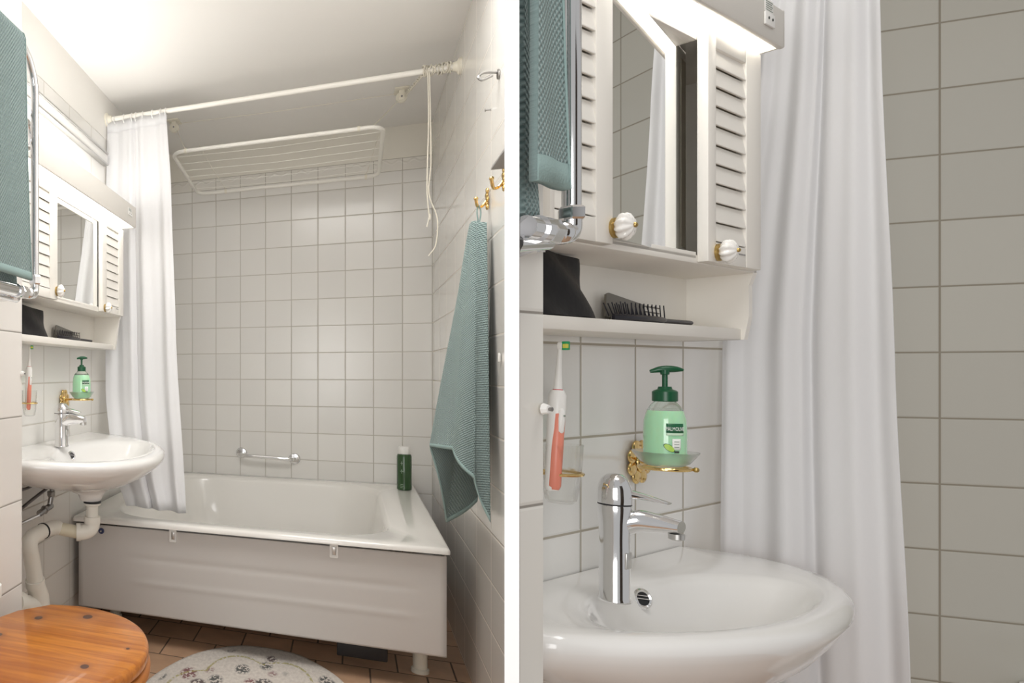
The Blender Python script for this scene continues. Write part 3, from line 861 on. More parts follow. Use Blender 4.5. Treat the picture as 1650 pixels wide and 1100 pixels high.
def basin(F, name, lab, uc, hw, depth, z_back, z_front, skew, ulim, hwl, ov, lipz, bowl_d, cone, sc, boff, bw):
    """outer rim is a flat-backed oval; bowl, underside and drain cone are lofted rings"""
    t = thing(name, lab, 'washbasin', F, (depth / 2, uc, z_back - .15), 'washbasins')
    N = 96
    def outer(th, k=1.0, inset=0):
        a = cos(th); b = sin(th)
        hh = (hw if a > 0 else hwl) - inset
        if b >= 0:
            x = math.copysign(abs(a) ** (2 / 1.9), a) * hh; n = (b ** (2 / 2.4)) * (depth - inset)
            return max(n, .003), uc + x
        x = math.copysign(min(1.0, abs(a) * 1.35 if abs(a) > .01 else 0), a) * hh
        return .003, uc + x
    def zt(n): return z_back + (z_front - z_back) * n / depth
    def P(n, u, z): return Vector((n, u + skew * n, z))
    ths = [2 * pi * k / N for k in range(N)]
    rings = []
    bn, bu = depth * .57, uc + boff                      # bowl centre
    def bowl(th, s):
        return bn + sin(th) * depth * (.30 if sin(th) > 0 else .33) * s, bu + cos(th) * bw * s
    lip = lipz
    spec = []
    # drain inside -> bowl -> rim -> outside -> underside
    for (s, dz) in ((.06, 1.0), (.30, .97), (.52, .88), (.70, .72), (.82, .53), (.91, .33), (.97, .18), (1.02, .085)):
        rings.append([P(*bowl(th, s), zt(bn) - bowl_d * dz) for th in ths])
    for q_, dz in ((.10, .0050), (.25, .0020), (.50, .0004)):
        rr = []
        for th in ths:
            o = outer(th, 1, .020); c = bowl(th, 1.02); n_ = c[0] + (o[0] - c[0]) * q_; u_ = c[1] + (o[1] - c[1]) * q_
            rr.append(P(n_, u_, zt(n_) - dz))
        rings.append(rr)
    rings.append([P(*outer(th, 1, .020), zt(outer(th)[0])) for th in ths])
    rings.append([P(*outer(th, 1, .008), zt(outer(th)[0]) - .003) for th in ths])
    rings.append([P(*outer(th, 1, .001), zt(outer(th)[0]) - .012) for th in ths])
    rings.append([P(*outer(th, 1, .0), zt(outer(th)[0]) - .022) for th in ths])
    rings.append([P(*outer(th, 1, .006), zt(outer(th)[0]) - lip) for th in ths])
    cn, cu, cz, cr = cone
    for (s, q) in ((.06, .14), (.22, .40), (.45, .66), (.68, .84), (.86, .94)):
        rr = []
        for th in ths:
            o = outer(th, 1, .006); c = (cn + sin(th) * cr, cu + cos(th) * cr)
            n_ = o[0] + (c[0] - o[0]) * s; u_ = o[1] + (c[1] - o[1]) * s
            z_ = zt(o[0]) - lip; z_ = z_ + (cz + .035 - z_) * q
            rr.append(P(max(.003, n_), u_, z_))
        rings.append(rr)
    rings.append([P(cn + sin(th) * cr * 1.25, cu + cos(th) * cr * 1.25, cz + .022) for th in ths])
    rings.append([P(cn + sin(th) * cr, cu + cos(th) * cr, cz) for th in ths])
    for r in rings:
        for p in r:
            p.x = max(.003, p.x)
            if p.y < ulim: p.y = ulim
    part('bowl', MB().loft(rings), M_porcelain, t, 60)
    # overflow rosette
    def surf(th, q_): # point on the back slope of the bowl
        s1 = .91 + (.97 - .91) * q_; return P(*bowl(th, s1), zt(bn) - bowl_d * (.33 + (.18 - .33) * q_))
    tho = ov; ov = surf(tho, .35); e1 = surf(tho + .03, .35) - surf(tho - .03, .35); e2 = surf(tho, .9) - surf(tho, 0)
    d = e1.cross(e2).normalized(); d = d if d.x > 0 else -d
    ov = ov + d * .003; d = (d + Vector((0, -.8, .1))).normalized()
    up = (Vector((0, 0, 1)) - d * d.z).normalized(); sd = d.cross(up)
    def ringp(r, h, k=1.25): return [Vector(ov) + d * h + sd * (r * cos(a)) + up * (r * k * sin(a)) for a in [2 * pi * i / 28 for i in range(28)]]
    e = part('overflow_ring', MB().loft([ringp(.014 * sc, -.004), ringp(.0145 * sc, .002), ringp(.012 * sc, .004), ringp(.0095 * sc, .003), ringp(.009 * sc, -.002)]), M_chrome, t)
    part('overflow_hole', MB().loft([ringp(.0092 * sc, -.001), ringp(.0092 * sc, .0008)]), M_rubber, e)
    for k in (-.35, .1):
        c = Vector(ov) + d * .0025 + up * (.012 * sc * k + .003)
        part('overflow_bar', MB().tube([c - sd * .0088 * sc, c + sd * .0088 * sc + up * .001], .0009 * sc, 6), M_chrome, e)
    part('drain_ring', MB().lathe([(.022 * sc, -.002), (.022 * sc, .002), (.014 * sc, .003), (.010 * sc, 0)], P(bn, bu, zt(bn) - bowl_d - .001), 'z', 24), M_chrome, t)
    return t


basin(FL, 'washbasin', 'white washbasin on the left wall with its drain pipe showing below', 2.27, .580, .462, -.262, -.286, .0, 1.722, .42, radians(-90), .034, .11, (.225, 2.25, -.448, .036), 1.0, .05, .34)
basin(FR, 'washbasin', 'large white washbasin rim filling the foreground of the close-up bathroom', 1.143, .46, .262, -.318, -.324, .62, .706, .33, radians(-78), .034, .085, (.12, 1.20, -.50, .03), .85, .035, .225)


def tap(F, name, lab, n, u, z, h, L, sc, du=0):
    t = thing(name, lab, 'tap', F, (n, u, z), 'chrome mixer taps')
    r = .0205 * sc
    part('body', MB().lathe([(r * 1.08, 0), (r * 1.08, .003), (r, .006), (r * .98, h * .50), (r * 1.02, h * .62), (r * 1.12, h * .74), (r * 1.08, h * .765)], (n, u, z), 'z', 32), M_chrome, t)
    # spout: flattened tube curving out and dipping to the mouth
    P = smoothpath([(n - .004, u, z + h * .50), (n + L * .30, u + du * .3, z + h * .635), (n + L * .65, u + du * .65, z + h * .64), (n + L, u + du, z + h * .625)], 6)
    rings = []
    for i, p in enumerate(P):
        a = i / (len(P) - 1); w = r * (.95 - .22 * a); hh = r * (1.0 - .52 * a) * (1.0 + .15 * sin(pi * a))
        rings.append([Vector((p[0], p[1] + w * cos(q), p[2] + hh * sin(q))) for q in [2 * pi * k / 20 for k in range(20)]])
    part('spout', MB().loft(rings), M_chrome, t, 50)
    part('aerator', MB().lathe([(r * .50, 0), (r * .50, -.008 * sc), (r * .36, -.010 * sc)], (n + L * .93, u + du * .93, z + h * .575), 'z', 20), M_silver, t)
    part('seam', MB().lathe([(r * 1.09, 0), (r * 1.09, .002)], (n, u, z + h * .762), 'z', 32), M_rubber, t)
    # domed lever
    dome = MB().lathe([(r * 1.14, 0), (r * 1.16, h * .04), (r * 1.10, h * .12), (r * .86, h * .19), (r * .5, h * .225), (r * .1, h * .235)], (n, u, z + h * .775), 'z', 32)
    lv = part('lever', dome, M_chrome, t, 60)
    Q = smoothpath([(n + r * .5, u, z + h * .86), (n + L * .45, u + du * .5, z + h * .835), (n + L * .82, u + du * .85, z + h * .800)], 5)
    rg = []
    for i, p in enumerate(Q):
        a = i / (len(Q) - 1); w = r * (.72 - .30 * a); hh = r * (.42 - .34 * a)
        rg.append([Vector((p[0], p[1] + w * cos(q), p[2] + hh * sin(q))) for q in [2 * pi * k / 18 for k in range(18)]])
    part('lever_arm', MB().loft(rg), M_chrome, lv, 60)
    part('sensor_plate', MB().box((n + r * .80, u - r * .45, z + h * .27), (n + r * 1.02, u + r * .45, z + h * .40), .002), M_silver, t)
    return t


tap(FL, 'basin_tap', 'chrome mixer tap on the washbasin in the wide view', .105, 2.272, -.266, .155, .090, 1.20)
tap(FR, 'basin_tap', 'large chrome mixer tap beneath the soap dish in the close-up', .090, 1.143, -.322, .178, .062, .86, .035)


def soap(F, lab, n, u, z, s, face, name='soap_dispenser', wx=1.0, wy=1.0):
    """pump bottle; face = direction angle (local) of the label centre"""
    t = thing(name, lab, 'soap dispenser', F, (n, u, z), 'pump soap bottles')
    prof = [(.0, 0), (.028, 0), (.0325, .003), (.0335, .012), (.0335, .050), (.0325, .068), (.029, .080), (.023, .090), (.016, .096), (.0135, .099)]
    fill = [(r * .995, h) for r, h in prof if h <= .080]
    fill.append((.0275, .083)); fill.append((0, .083))
    pr = [(r * s, h * s) for r, h in prof]
    part('bottle', MB().lathe([(r * s, h * s) for r, h in fill], (n, u, z), 'z', 48, wx, wy), M_gel, t, 60)
    part('bottle_shoulder', MB().lathe([(r * s, h * s) for r, h in ((.0277, .083), (.0255, .087), (.021, .0925), (.016, .097), (.0135, .100))], (n, u, z), 'z', 48, wx, wy), M_soapclear, t, 60)
    part('collar', MB().lathe([(.0145 * s, .097 * s), (.0155 * s, .098 * s), (.0155 * s, .112 * s), (.0135 * s, .114 * s), (.009 * s, .116 * s), (.008 * s, .120 * s)], (n, u, z), 'z', 28), M_dkgreen, t)
    pu = part('pump', MB().lathe([(.0035 * s, .118 * s), (.0035 * s, .138 * s), (.0055 * s, .139 * s), (.006 * s, .146 * s), (0, .147 * s)], (n, u, z), 'z', 18), M_dkgreen, t)
    dx, dy = cos(face + pi / 2 - .2), sin(face + pi / 2 - .2)
    hd = smoothpath([(n - dx * .018 * s, u - dy * .018 * s, z + .1435 * s), (n - dx * .004 * s, u - dy * .004 * s, z + .147 * s), (n + dx * .012 * s, u + dy * .012 * s, z + .147 * s), (n + dx * .022 * s, u + dy * .022 * s, z + .1455 * s)], 5)
    part('pump_head', MB().tube(hd, [.0018 * s + .0035 * s * sin(pi * min(1, (i + 1) / len(hd) * 1.0)) for i in range(len(hd))], 12), M_dkgreen, pu)
    R_ = .0338 * s
    def onb(x, y, d=0):
        a = face + x / R_
        rr = R_ + d + .0002
        if y > .050 * s: rr -= ((y - .050 * s) / (.018 * s)) * .001 * s
        return (n + rr * wx * cos(a), u + rr * wy * sin(a), z + y)
    def patch(x0, x1, y0, y1, d, mat, nm, parent=t):
        return part(nm, MB().grid(lambda a, b: onb(x0 + (x1 - x0) * a, y0 + (y1 - y0) * b, d), 10, 3), mat, parent, 80, recalc=False, solid=.0002)
    lb = patch(-.013 * s, .016 * s, .050 * s, .064 * s, .0002, M_greenlabel, 'label')
    patch(-.013 * s, .016 * s, .046 * s, .0495 * s, .0002, M_label, 'label_strip', lb)
    text_part('lettering', 'PALMOLIVE', .0062 * s, M_white_ink, lb, lambda x, y, d: onb(x * .98 + .0015 * s, y * 1.35 + .0532 * s, .0006 + d * .3))
    patch(-.004 * s, .010 * s, .024 * s, .041 * s, .0003, M_white_ink, 'label_panel', lb)
    for k in range(3):
        patch(-.001 * s, .007 * s, (.036 - .004 * k) * s, (.037 - .004 * k) * s, .0006, M_grey_ink, 'printed_line', lb)
    patch(-.001 * s, .007 * s, .0195 * s, .0225 * s, .0006, M_dark_ink, 'printed_block', lb)
    lime = []
    for k in range(24):
        a = 2 * pi * k / 24; x = .0085 * cos(a); y = .0042 * sin(a); c_, s_ = cos(-.55), sin(-.55)
        lime.append(((-.0085 + x * c_ - y * s_) * s, (.027 + x * s_ + y * c_) * s))
    def limef(mul, d, mat):
        cx = sum(p[0] for p in lime) / 24; cy = sum(p[1] for p in lime) / 24
        q = MB(); q.add([onb(cx, cy, d)] + [onb(cx + (p[0] - cx) * mul, cy + (p[1] - cy) * mul, d) for p in lime], [(0, 1 + k, 1 + (k + 1) % 24) for k in range(24)])
        part('lime_print', q, mat, lb, 0, solid=.0002)
    limef(1.15, .0003, M_greenlabel); limef(1.0, .0006, M_lime)
    return t


def soap_dish(F, lab, n, u, z, s, wn):
    t = thing('soap_dish', lab, 'soap dish', F, (0, u, z), 'brass soap dish holders')
    mb = MB()   # petalled rosette on the wall
    for k in range(8):
        a = 2 * pi * k / 8 + .39
        mb.sphere((.006, u + wn + .034 * s * cos(a), z - .020 * s + .034 * s * sin(a)), .0155 * s, .38, 1.05, 1.0, 16)
    mb.sphere((.008, u + wn, z - .020 * s), .018 * s, .45, 1, 1.3, 16)
    ros = part('rosette', mb, M_gold, t)
    for sg in (-1, 1):
        part('rosette_screw', MB().sphere((.013, u + wn, z - .020 * s + sg * .036 * s), .0028 * s, seg=10), M_brass, ros)
    part('arm', MB().tube(smoothpath([(.010, u + wn, z - .018 * s), (.030, u + wn * .8, z - .014 * s), (n - .038 * s, u + wn * .2, z - .010 * s)], 5), .0045 * s, 12).sphere((.016, u + wn, z - .018 * s), .0085 * s), M_gold, t)
    ring = [(n + .037 * s * cos(a), u + .037 * s * sin(a), z - .010 * s) for a in [2 * pi * k / 40 for k in range(40)]]
    part('ring', MB().tube(ring, .0035 * s, 10, closed=True), M_gold, t)
    part('ring_cap', MB().sphere((n + .042 * s, u + .012 * s, z - .010 * s), .005 * s, seg=12), M_brass, t)
    part('glass_dish', MB().lathe([(.0, -.006 * s), (.026 * s, -.006 * s), (.036 * s, .0), (.046 * s, .014 * s), (.050 * s, .021 * s), (.0485 * s, .021 * s), (.034 * s, .002 * s), (.025 * s, -.003 * s), (.0, -.003 * s)], (n, u, z), 'z', 40), M_frost, t, 60)
    return t


soap_dish(FL, 'small brass rosette soap dish on the wall above the basin in the wide view', .115, 2.445, -.094, .95, .09)
soap(FL, 'green pump soap bottle in the dish above the wide-view washbasin', .115, 2.445, -.096, 1.04, radians(-42))
soap_dish(FR, 'large brass rosette soap dish above the tap in the close-up', .088, 1.300, -.137, .80, .125)
soap(FR, 'large green pump soap bottle with a readable label in the close-up', .088, 1.300, -.139, .98, radians(-44), wx=.78, wy=.78)


def toothbrush_set(F, lab_b, lab_c, n, u, z, s, ub, cupu):
    """z = top of the brush head"""
    t = thing('electric_toothbrush', lab_b, 'toothbrush', F, (n, u, z - .24 * s), 'electric toothbrushes')
    def a(h): return (n, u + ub * h / .24, z + h * s)   # leaning axis
    P = [a(-.24), a(-.235), a(-.16), a(-.105), a(-.088), a(-.080)]
    part('handle', MB().tube(P, [.0085 * s, .0105 * s, .0115 * s, .0125 * s, .0120 * s, .009 * s], 20), M_white_pl, t, label='white handle')
    gP = [a(-.238), a(-.232), a(-.17), a(-.118), a(-.108)]
    g = MB().tube([(p[0] + .0030 * s, p[1] - .0015 * s, p[2]) for p in gP], [.007 * s, .0095 * s, .0098 * s, .0100 * s, .005 * s], 18)
    part('grip', g, M_pink, t, label='salmon pink grip')
    part('button_panel', MB().tube([(p[0] + .0085 * s, p[1] - .004 * s, p[2]) for p in (a(-.150), a(-.145), a(-.125), a(-.112), a(-.108))], [.0028 * s, .0052 * s, .0060 * s, .0056 * s, .003 * s], 14), M_white_pl, t)
    part('button_mark', MB().sphere((a(-.120)[0] + .0145 * s, a(-.120)[1] - .0055 * s, a(-.120)[2]), .0018 * s, seg=8), M_grey_ink, t)
    part('ring', MB().tube([a(-.0815), a(-.0785)], .0068 * s, 18), M_red, t)
    part('neck', MB().tube([a(-.080), a(-.050), a(-.018), a(-.004)], [.0064 * s, .0045 * s, .0033 * s, .0030 * s], 16), M_white_pl, t)
    h = a(-.008)
    hd = part('brush_head', MB().lathe([(.0055 * s, -.004 * s), (.006 * s, 0), (.0055 * s, .003 * s)], (h[0] + .002 * s, h[1], h[2]), 'x', 16, 1, 1.25), M_white_pl, t)
    part('bristles', MB().box((h[0] + .004 * s, h[1] - .0045 * s, h[2] - .007 * s), (h[0] + .0125 * s, h[1] + .0045 * s, h[2] + .007 * s), .001), M_bristle, hd)
    part('bristle_tuft', MB().box((h[0] + .006 * s, h[1] - .0058 * s, h[2] - .004 * s), (h[0] + .013 * s, h[1] - .001 * s, h[2] + .003 * s), .0008), M_yellow, hd)
    # tumbler in its brass ring
    t2 = thing('tumbler_holder', lab_c, 'tumbler', F, (0, cupu, z - .25 * s), 'clear tumblers in brass rings')
    cz = z - .262 * s
    prof = [(.0, 0), (.016, 0), (.021, .004), (.025, .025), (.028, .060), (.030, .095), (.0285, .095), (.0265, .060), (.023, .024), (.019, .006), (0, .004)]
    part('tumbler', MB().lathe([(r * s, h * s) for r, h in prof], (n, cupu, cz), 'z', 32), M_glass, t2, 60)
    ring = [(n + .0285 * s * cos(q), cupu + .0285 * s * sin(q), cz + .048 * s) for q in [2 * pi * k / 36 for k in range(36)]]
    part('ring', MB().tube(ring, .0028 * s, 8, closed=True), M_gold, t2)
    part('wall_arm', MB().tube([(.002, cupu - .055 * s, cz + .045 * s), (n * .6, cupu - .03 * s, cz + .047 * s)], .005 * s, 12), M_gold, t2)
    part('wall_disc', MB().lathe([(.016 * s, 0), (.016 * s, .003), (.010 * s, .006), (0, .006)], (.001, cupu - .055 * s, cz + .045 * s), 'x', 20), M_gold, t2)
    part('ring_knob', MB().sphere((n + .002, cupu + .033 * s, cz + .050 * s), .004 * s, seg=10), M_brass, t2)


toothbrush_set(FL, 'salmon and white electric toothbrush in the tumbler left of the wide-view soap bottle', 'small clear tumbler in a brass ring on the basin wall of the wide view', .05, 2.122, .094, .93, .02, 2.118)
toothbrush_set(FR, 'large salmon and white electric toothbrush standing in the close-up tumbler', 'large clear tumbler in a brass ring beside the pipe duct in the close-up', .05, 1.084, .045, .88, .022, 1.085)
for F, n, u, z, r, lab in ((FL, .222, 1.712, -.003, .006, 'small white screw hook on the tiled duct above the wide-view basin'), (FR, .222, .696, -.034, .0045, 'white screw hook on the pipe duct left of the large toothbrush')):
    tt = thing('screw_hook', lab, 'hook', F, (n, u, z))
    part('cap', MB().lathe([(r * 1.1, 0), (r * 1.2, .004), (r * .9, .009), (0, .009)], (n - .002, u, z), 'x', 8), M_white_pl, tt)
    part('tip', MB().lathe([(r * .35, .009), (r * .45, .012), (0, .013)], (n - .002, u, z), 'x', 10), M_darkchrome, tt)


# things on the cabinet shelf
def shelf_things(F, z, pn, pu0, pu1, ph, bu0, bu1, bn, s, labs):
    mb = MB()
    def f(a, h):
        yy = pu0 + (pu1 - pu0) * a + (.035 * s) * a * (1 - h) * -1 * 0 + (-.030 * s) * h * a
        th = .030 * s * (1 - .80 * h) * (sin(pi * min(1, max(0, a))) ** .35 if 0 < a < 1 else 0)
        return yy, th
    R_ = []
    for j in range(13):
        h = j / 12; ring = []
        for k in range(40):
            q = 2 * pi * k / 40; a = .5 + .5 * cos(q)
            yy, th = f(a, h)
            ring.append(Vector((pn + (th + .003) * (1 if sin(q) > 0 else -1) * abs(sin(q)) ** .5 + .004 * sin(9 * a + 5 * h), yy, z + .001 + ph * h * (1 - .05 * a + .02 * sin(4 * a)))))
        R_.append(ring)
    single('cosmetics_pouch', labs[0], 'pouch', mb.loft(R_), M_leather, F, (pn, (pu0 + pu1) / 2, z), 'black pouches', smooth=60)
    # brush
    t = thing('hairbrush', labs[1], 'hairbrush', F, (bn, (bu0 + bu1) / 2, z), 'hairbrushes')
    Lb = bu1 - bu0
    hd = []
    for i in range(25):
        a = i / 24; y = bu0 + Lb * a
        w = (.022 * s) * (sin(pi * min(1, a / .66)) ** .6 if a < .58 else 0); w = max(w, .0075 * s if a > .2 else .002)
        hh = .0065 * s if a < .6 else .0045 * s
        hd.append([Vector((bn + w * cos(q), y, z + .0072 * s + hh * sin(q))) for q in [2 * pi * k / 16 for k in range(16)]])
    part('handle', MB().loft(hd), M_blackpl, t, 60)
    br = MB()
    for i in range(11):
        for j in range(3):
            y = bu0 + Lb * (.03 + .54 * i / 10); x = bn + (j - 1) * .009 * s
            lean = (.2 - .5 * (i / 12)) * .01 * s if i > 1 else -.006 * s
            br.tube([(x, y, z + .011 * s), (x + (j - 1.5) * .002 * s, y - .004 * s + lean, z + .031 * s)], .0008 * s, 5)
    part('bristles', br, M_blackpl, t)
    # comb leaning behind the brush
    t = thing('comb', labs[2], 'comb', F, (bn - .024 * s, (bu0 + bu1) / 2, z), 'combs')
    x = bn - .026 * s; c = MB()
    y0, y1 = bu0 + Lb * .12, bu0 + Lb * .62
    o = [(y0, z + .012 * s), (y1, z + .002 * s), (y1, z + .036 * s), (y0 + .010, z + .050 * s), (y0 + .002, z + .047 * s)]
    c.loft([[Vector((x, a, b)) for a, b in o], [Vector((x + .003, a, b)) for a, b in o]])
    part('spine', c, M_brownpl, t, 0)
    tt = MB()
    for k in range(4):
        zz = z + (.008 + .0088 * k) * s
        tt.tube([(x + .0015, y1 - .002, zz), (x + .0015, y1 + Lb * .22, zz - .002 * s)], .0012 * s, 6)
    for k in range(14):
        yy = y0 + (y1 - y0) * (.06 + .8 * k / 13); tt.tube([(x + .0015, yy, z + .014 * s), (x + .0015, yy - .004 * s, z + .002)], .0009 * s, 5)
    part('teeth', tt, M_brownpl, t)


shelf_things(FL, .124, .055, 1.90, 2.245, .100, 2.34, 2.69, .060, 1.15,
             ('black leather pouch on the cabinet shelf of the wide view', 'black hairbrush on the cabinet shelf of the wide view', 'smoky brown comb behind the hairbrush in the wide view'))
shelf_things(FR, .077, .048, .955, 1.158, .092, 1.238, 1.490, .048, 1.0,
             ('large black leather pouch beside the pipe duct in the close-up', 'large black hairbrush on the shelf in the close-up', 'smoky brown comb behind the large hairbrush in the close-up'))


# ------------------------------------------------------------------ heated towel rails
def towel_rail(F, lab, n, u, zt_, zb_, r, uend, s, rt=None, loop=None):
    t = thing('towel_rail', lab, 'towel rail', F, (n, u, zb_), 'chrome heated towel rails')
    R_ = .10 * s
    P = [(n, uend, zt_)] + [(n, u - R_, zt_)] + arc((n, u - R_, zt_ - R_), R_, pi / 2, 0, 8, (1, 2)) + [(n, u, zb_ + .02)]
    part('upper_pipe', MB().tube(P, r, 20), M_chrome, t)
    part('elbow', MB().tube([(n, u, zb_ + .022)] + arc((n, u - .016 * s, zb_ + .016 * s), .016 * s, 0, -pi / 2, 6, (1, 2)) + [(n, u - .03 * s, zb_)], r * 1.06, 18), M_chrome, t)
    part('vertical_nut', MB().lathe([(r * 1.2, 0), (r * 1.45, .003 * s), (r * 1.45, .020 * s), (r * 1.2, .024 * s)], (n, u, zb_ + .026 * s), 'z', 6), M_chrome, t, 20)
    part('valve_ball', MB().sphere((n + .002, u - .038 * s, zb_), r * 1.35, 1, 1, 1, 18), M_chrome, t)
    part('hex_nut', MB().lathe([(r * 1.2, 0), (r * 1.5, -.004 * s), (r * 1.5, -.030 * s), (r * 1.3, -.034 * s)], (n, u - .052 * s, zb_), 'y', 6), M_chrome, t, 20)
    part('collar', MB().lathe([(r * 1.35, 0), (r * 1.6, -.004 * s), (r * 1.6, -.022 * s)], (n, u - .088 * s, zb_), 'y', 24), M_chrome, t)
    part('lower_pipe', MB().tube([(n, u - .11 * s, zb_), (n, uend, zb_)], r * 1.35, 20), M_chrome, t)
    part('rear_pipe', MB().tube([(n - .03 * s * s, u - .045 * s, zb_ - .012 * s), (n - .03 * s * s, uend, zb_ - .012)], r, 16), M_chrome, t)
    part('wall_stub', MB().tube([(n - .01, u - .07 * s, zb_ - .008), (n - .11 if s > .9 else n - .027, u - .07 * s, zb_ - .010)], r * 1.1, 16), M_chrome, t)
    if loop:
        ln, lu, lz, lr = loop
        ring = arc((ln, lu, lz), lr, -pi / 2, pi / 2, 14, (1, 2))
        part('side_loop', MB().tube([(ln, uend, lz - lr)] + ring + [(ln, uend, lz + lr)], r * .9, 16), M_chrome, t)
    return t


towel_rail(FL, 'chrome heated towel rail on the tiled duct at the left edge of the wide view', .33, 1.566, .80, .196, .0108, 1.20, 1.0, loop=(.265, 1.645, .638, .036))
towel_rail(FR, 'chrome heated towel rail beside the white partition in the close-up', .247, .697, .80, .124, .0076, .622, .52)


def rail_towel(F, lab, n, u0, u1, zt_, zf, zb_, r, flare, mat, gap=.02):
    t = thing('towel', lab, 'towel', F, (n, (u0 + u1) / 2, zf), 'teal towels')
    def f(a, h):
        # h: 0 front bottom -> top -> 1 back bottom
        lf = zt_ - zf; lb = zt_ - zb_; tot = lf + lb; s_ = h * tot
        if s_ < lf: z = zf + s_; side = 1; d = lf - s_
        else: z = zt_ - (s_ - lf); side = -1; d = s_ - lf
        k = min(1, d / gap); x = n + side * (r + .004) * sin(pi / 2 * k) * (1 + .18 * sin(5 * a + z * 4) * k)
        z = z if d > gap else zt_ - gap + gap * cos(pi / 2 * k) - gap * 0 - (0)
        w = (d / max(lf, .001)); y1 = u1 + flare * w ** 2.0
        if side < 0: y1 -= .08 * (u1 - u0) * min(1, d * 4)
        y = u0 + (y1 - u0) * a
        x += .10 * (u1 - u0) * (.35 * sin(7 * a + 3 * w)) * k * .25
        return (x, y, z, a * (y1 - u0), s_)
    part('towelling', MB().grid(f, 50, 120), mat, t, 80, recalc=False, solid=.007)
    def f2(a, h):
        p = f(a, .016 * h); return (p[0] + .0012, p[1], p[2] - .0005, p[3], p[4])
    part('hem', MB().grid(f2, 50, 2), M_hem, t, 80, recalc=False, solid=.0065)
    def f3(a, h):
        p = f(1 - .012 * h + .003, a * .96); return (p[0] + .0012, p[1], p[2], p[3], p[4])
    part('side_hem', MB().grid(f3, 120, 1), M_hem, t, 80, recalc=False, solid=.008)
    return t


rail_towel(FL, 'teal waffle towel folded over the heated rail at the far left', .330, 1.20, 1.462, .815, .226, .205, .0125, .050, M_towel)
rail_towel(FR, 'teal waffle towel on the heated rail right beside the white partition', .247, .606, .629, .815, .158, .136, .0095, .033, M_towel_s)

# ------------------------------------------------------------------ plumbing below the basin, wide view
t = thing('drain_pipe', 'off-white plastic drain pipe under the washbasin running to the wall', 'drain pipe', FL, (.235, 2.24, -.45), None)
A = (.235, 2.24)
part('tailpiece', MB().lathe([(.027, -.449), (.030, -.453), (.030, -.462), (.021, -.466), (.021, -.502), (.028, -.503), (.030, -.512), (.028, -.528)], (A[0], A[1], 0), 'z', 28), M_pvc, t)
part('rubber_seal', MB().lathe([(.0308, -.448), (.0308, -.455)], (A[0], A[1], 0), 'z', 28), M_rubber, t)
p1 = [(A[0], A[1], -.52), (A[0], A[1], -.533), (.228, 2.232, -.548), (.212, 2.222, -.556), (.195, 2.215, -.558)]
part('trap_elbow', MB().tube(smoothpath(p1, 5), .026, 20), M_pvc, t)
part('elbow_nut', MB().tube([(.200, 2.218, -.556), (.186, 2.212, -.556)], .031, 24), M_pvc, t)
part('link_pipe', MB().tube([(.190, 2.213, -.556), (.118, 2.180, -.540)], .0225, 20), M_pvc2, t, label='yellowed pipe section')
p2 = [(.128, 2.190, -.541), (.118, 2.16, -.537), (.112, 2.10, -.534), (.104, 2.05, -.540)]
part('bend_pipe', MB().tube(smoothpath(p2, 5), .0255, 20), M_pvc, t)
part('bend_ring', MB().tube([(.112, 2.10, -.534), (.111, 2.093, -.5345)], .0275, 20), M_rubber, t)
p3 = [(.108, 2.07, -.537), (.101, 2.025, -.546), (.100, 2.015, -.568), (.100, 2.035, -.62), (.100, 2.06, -.70)]
part('down_pipe', MB().tube(smoothpath(p3, 5), .027, 20), M_pvc, t)
part('socket_ring', MB().tube([(.100, 2.055, -.688), (.100, 2.061, -.712)], .033, 24), M_pvc, t)
part('wye_body', MB().tube([(.100, 2.06, -.70), (.100, 2.085, -.75), (.100, 2.09, -.80), (.100, 2.09, -.86), (.100, 2.09, -1.088)], [.030, .035, .038, .034, .034], 24), M_pvc, t)
part('wye_branch', MB().tube([(.100, 2.08, -.79), (.085, 2.03, -.765), (.075, 1.99, -.75)], [.03, .03, .032], 20).tube([(.077, 1.995, -.752), (.070, 1.965, -.742)], .037, 20), M_pvc, t)
t = thing('water_supply', 'dark braided hoses and angle valve under the washbasin', 'supply valve', FL, (.05, 2.3, -.45))
part('hose', MB().tube(smoothpath([(.12, 2.22, -.37), (.09, 2.20, -.40), (.06, 2.10, -.44), (.05, 1.95, -.475), (.05, 1.80, -.49)], 8), .006, 10), M_hose, t)
part('hose', MB().tube(smoothpath([(.09, 2.24, -.36), (.06, 2.10, -.39), (.05, 2.0, -.40), (.05, 1.80, -.47)], 8), .005, 10), M_hose, t)
part('supply_tube', MB().tube([(.05, 2.23, -.505), (.05, 1.75, -.505)], .006, 12), M_chrome, t)
part('valve_body', MB().tube([(.05, 2.20, -.50), (.05, 2.30, -.49)], .012, 12).tube([(.05, 2.285, -.50), (.055, 2.305, -.42)], .010, 12), M_darkchrome, t)
part('valve_nut', MB().lathe([(.014, 0), (.016, .004), (.016, .018), (.013, .02)], (.053, 2.295, -.455), 'z', 6).lathe([(.014, 0), (.016, .004), (.016, .014), (.013, .016)], (.05, 2.235, -.495), 'y', 6), M_darkchrome, t, 20)
part('valve_handle', MB().tube([(.055, 2.305, -.43), (.057, 2.31, -.36)], .006, 10), M_darkchrome, t)

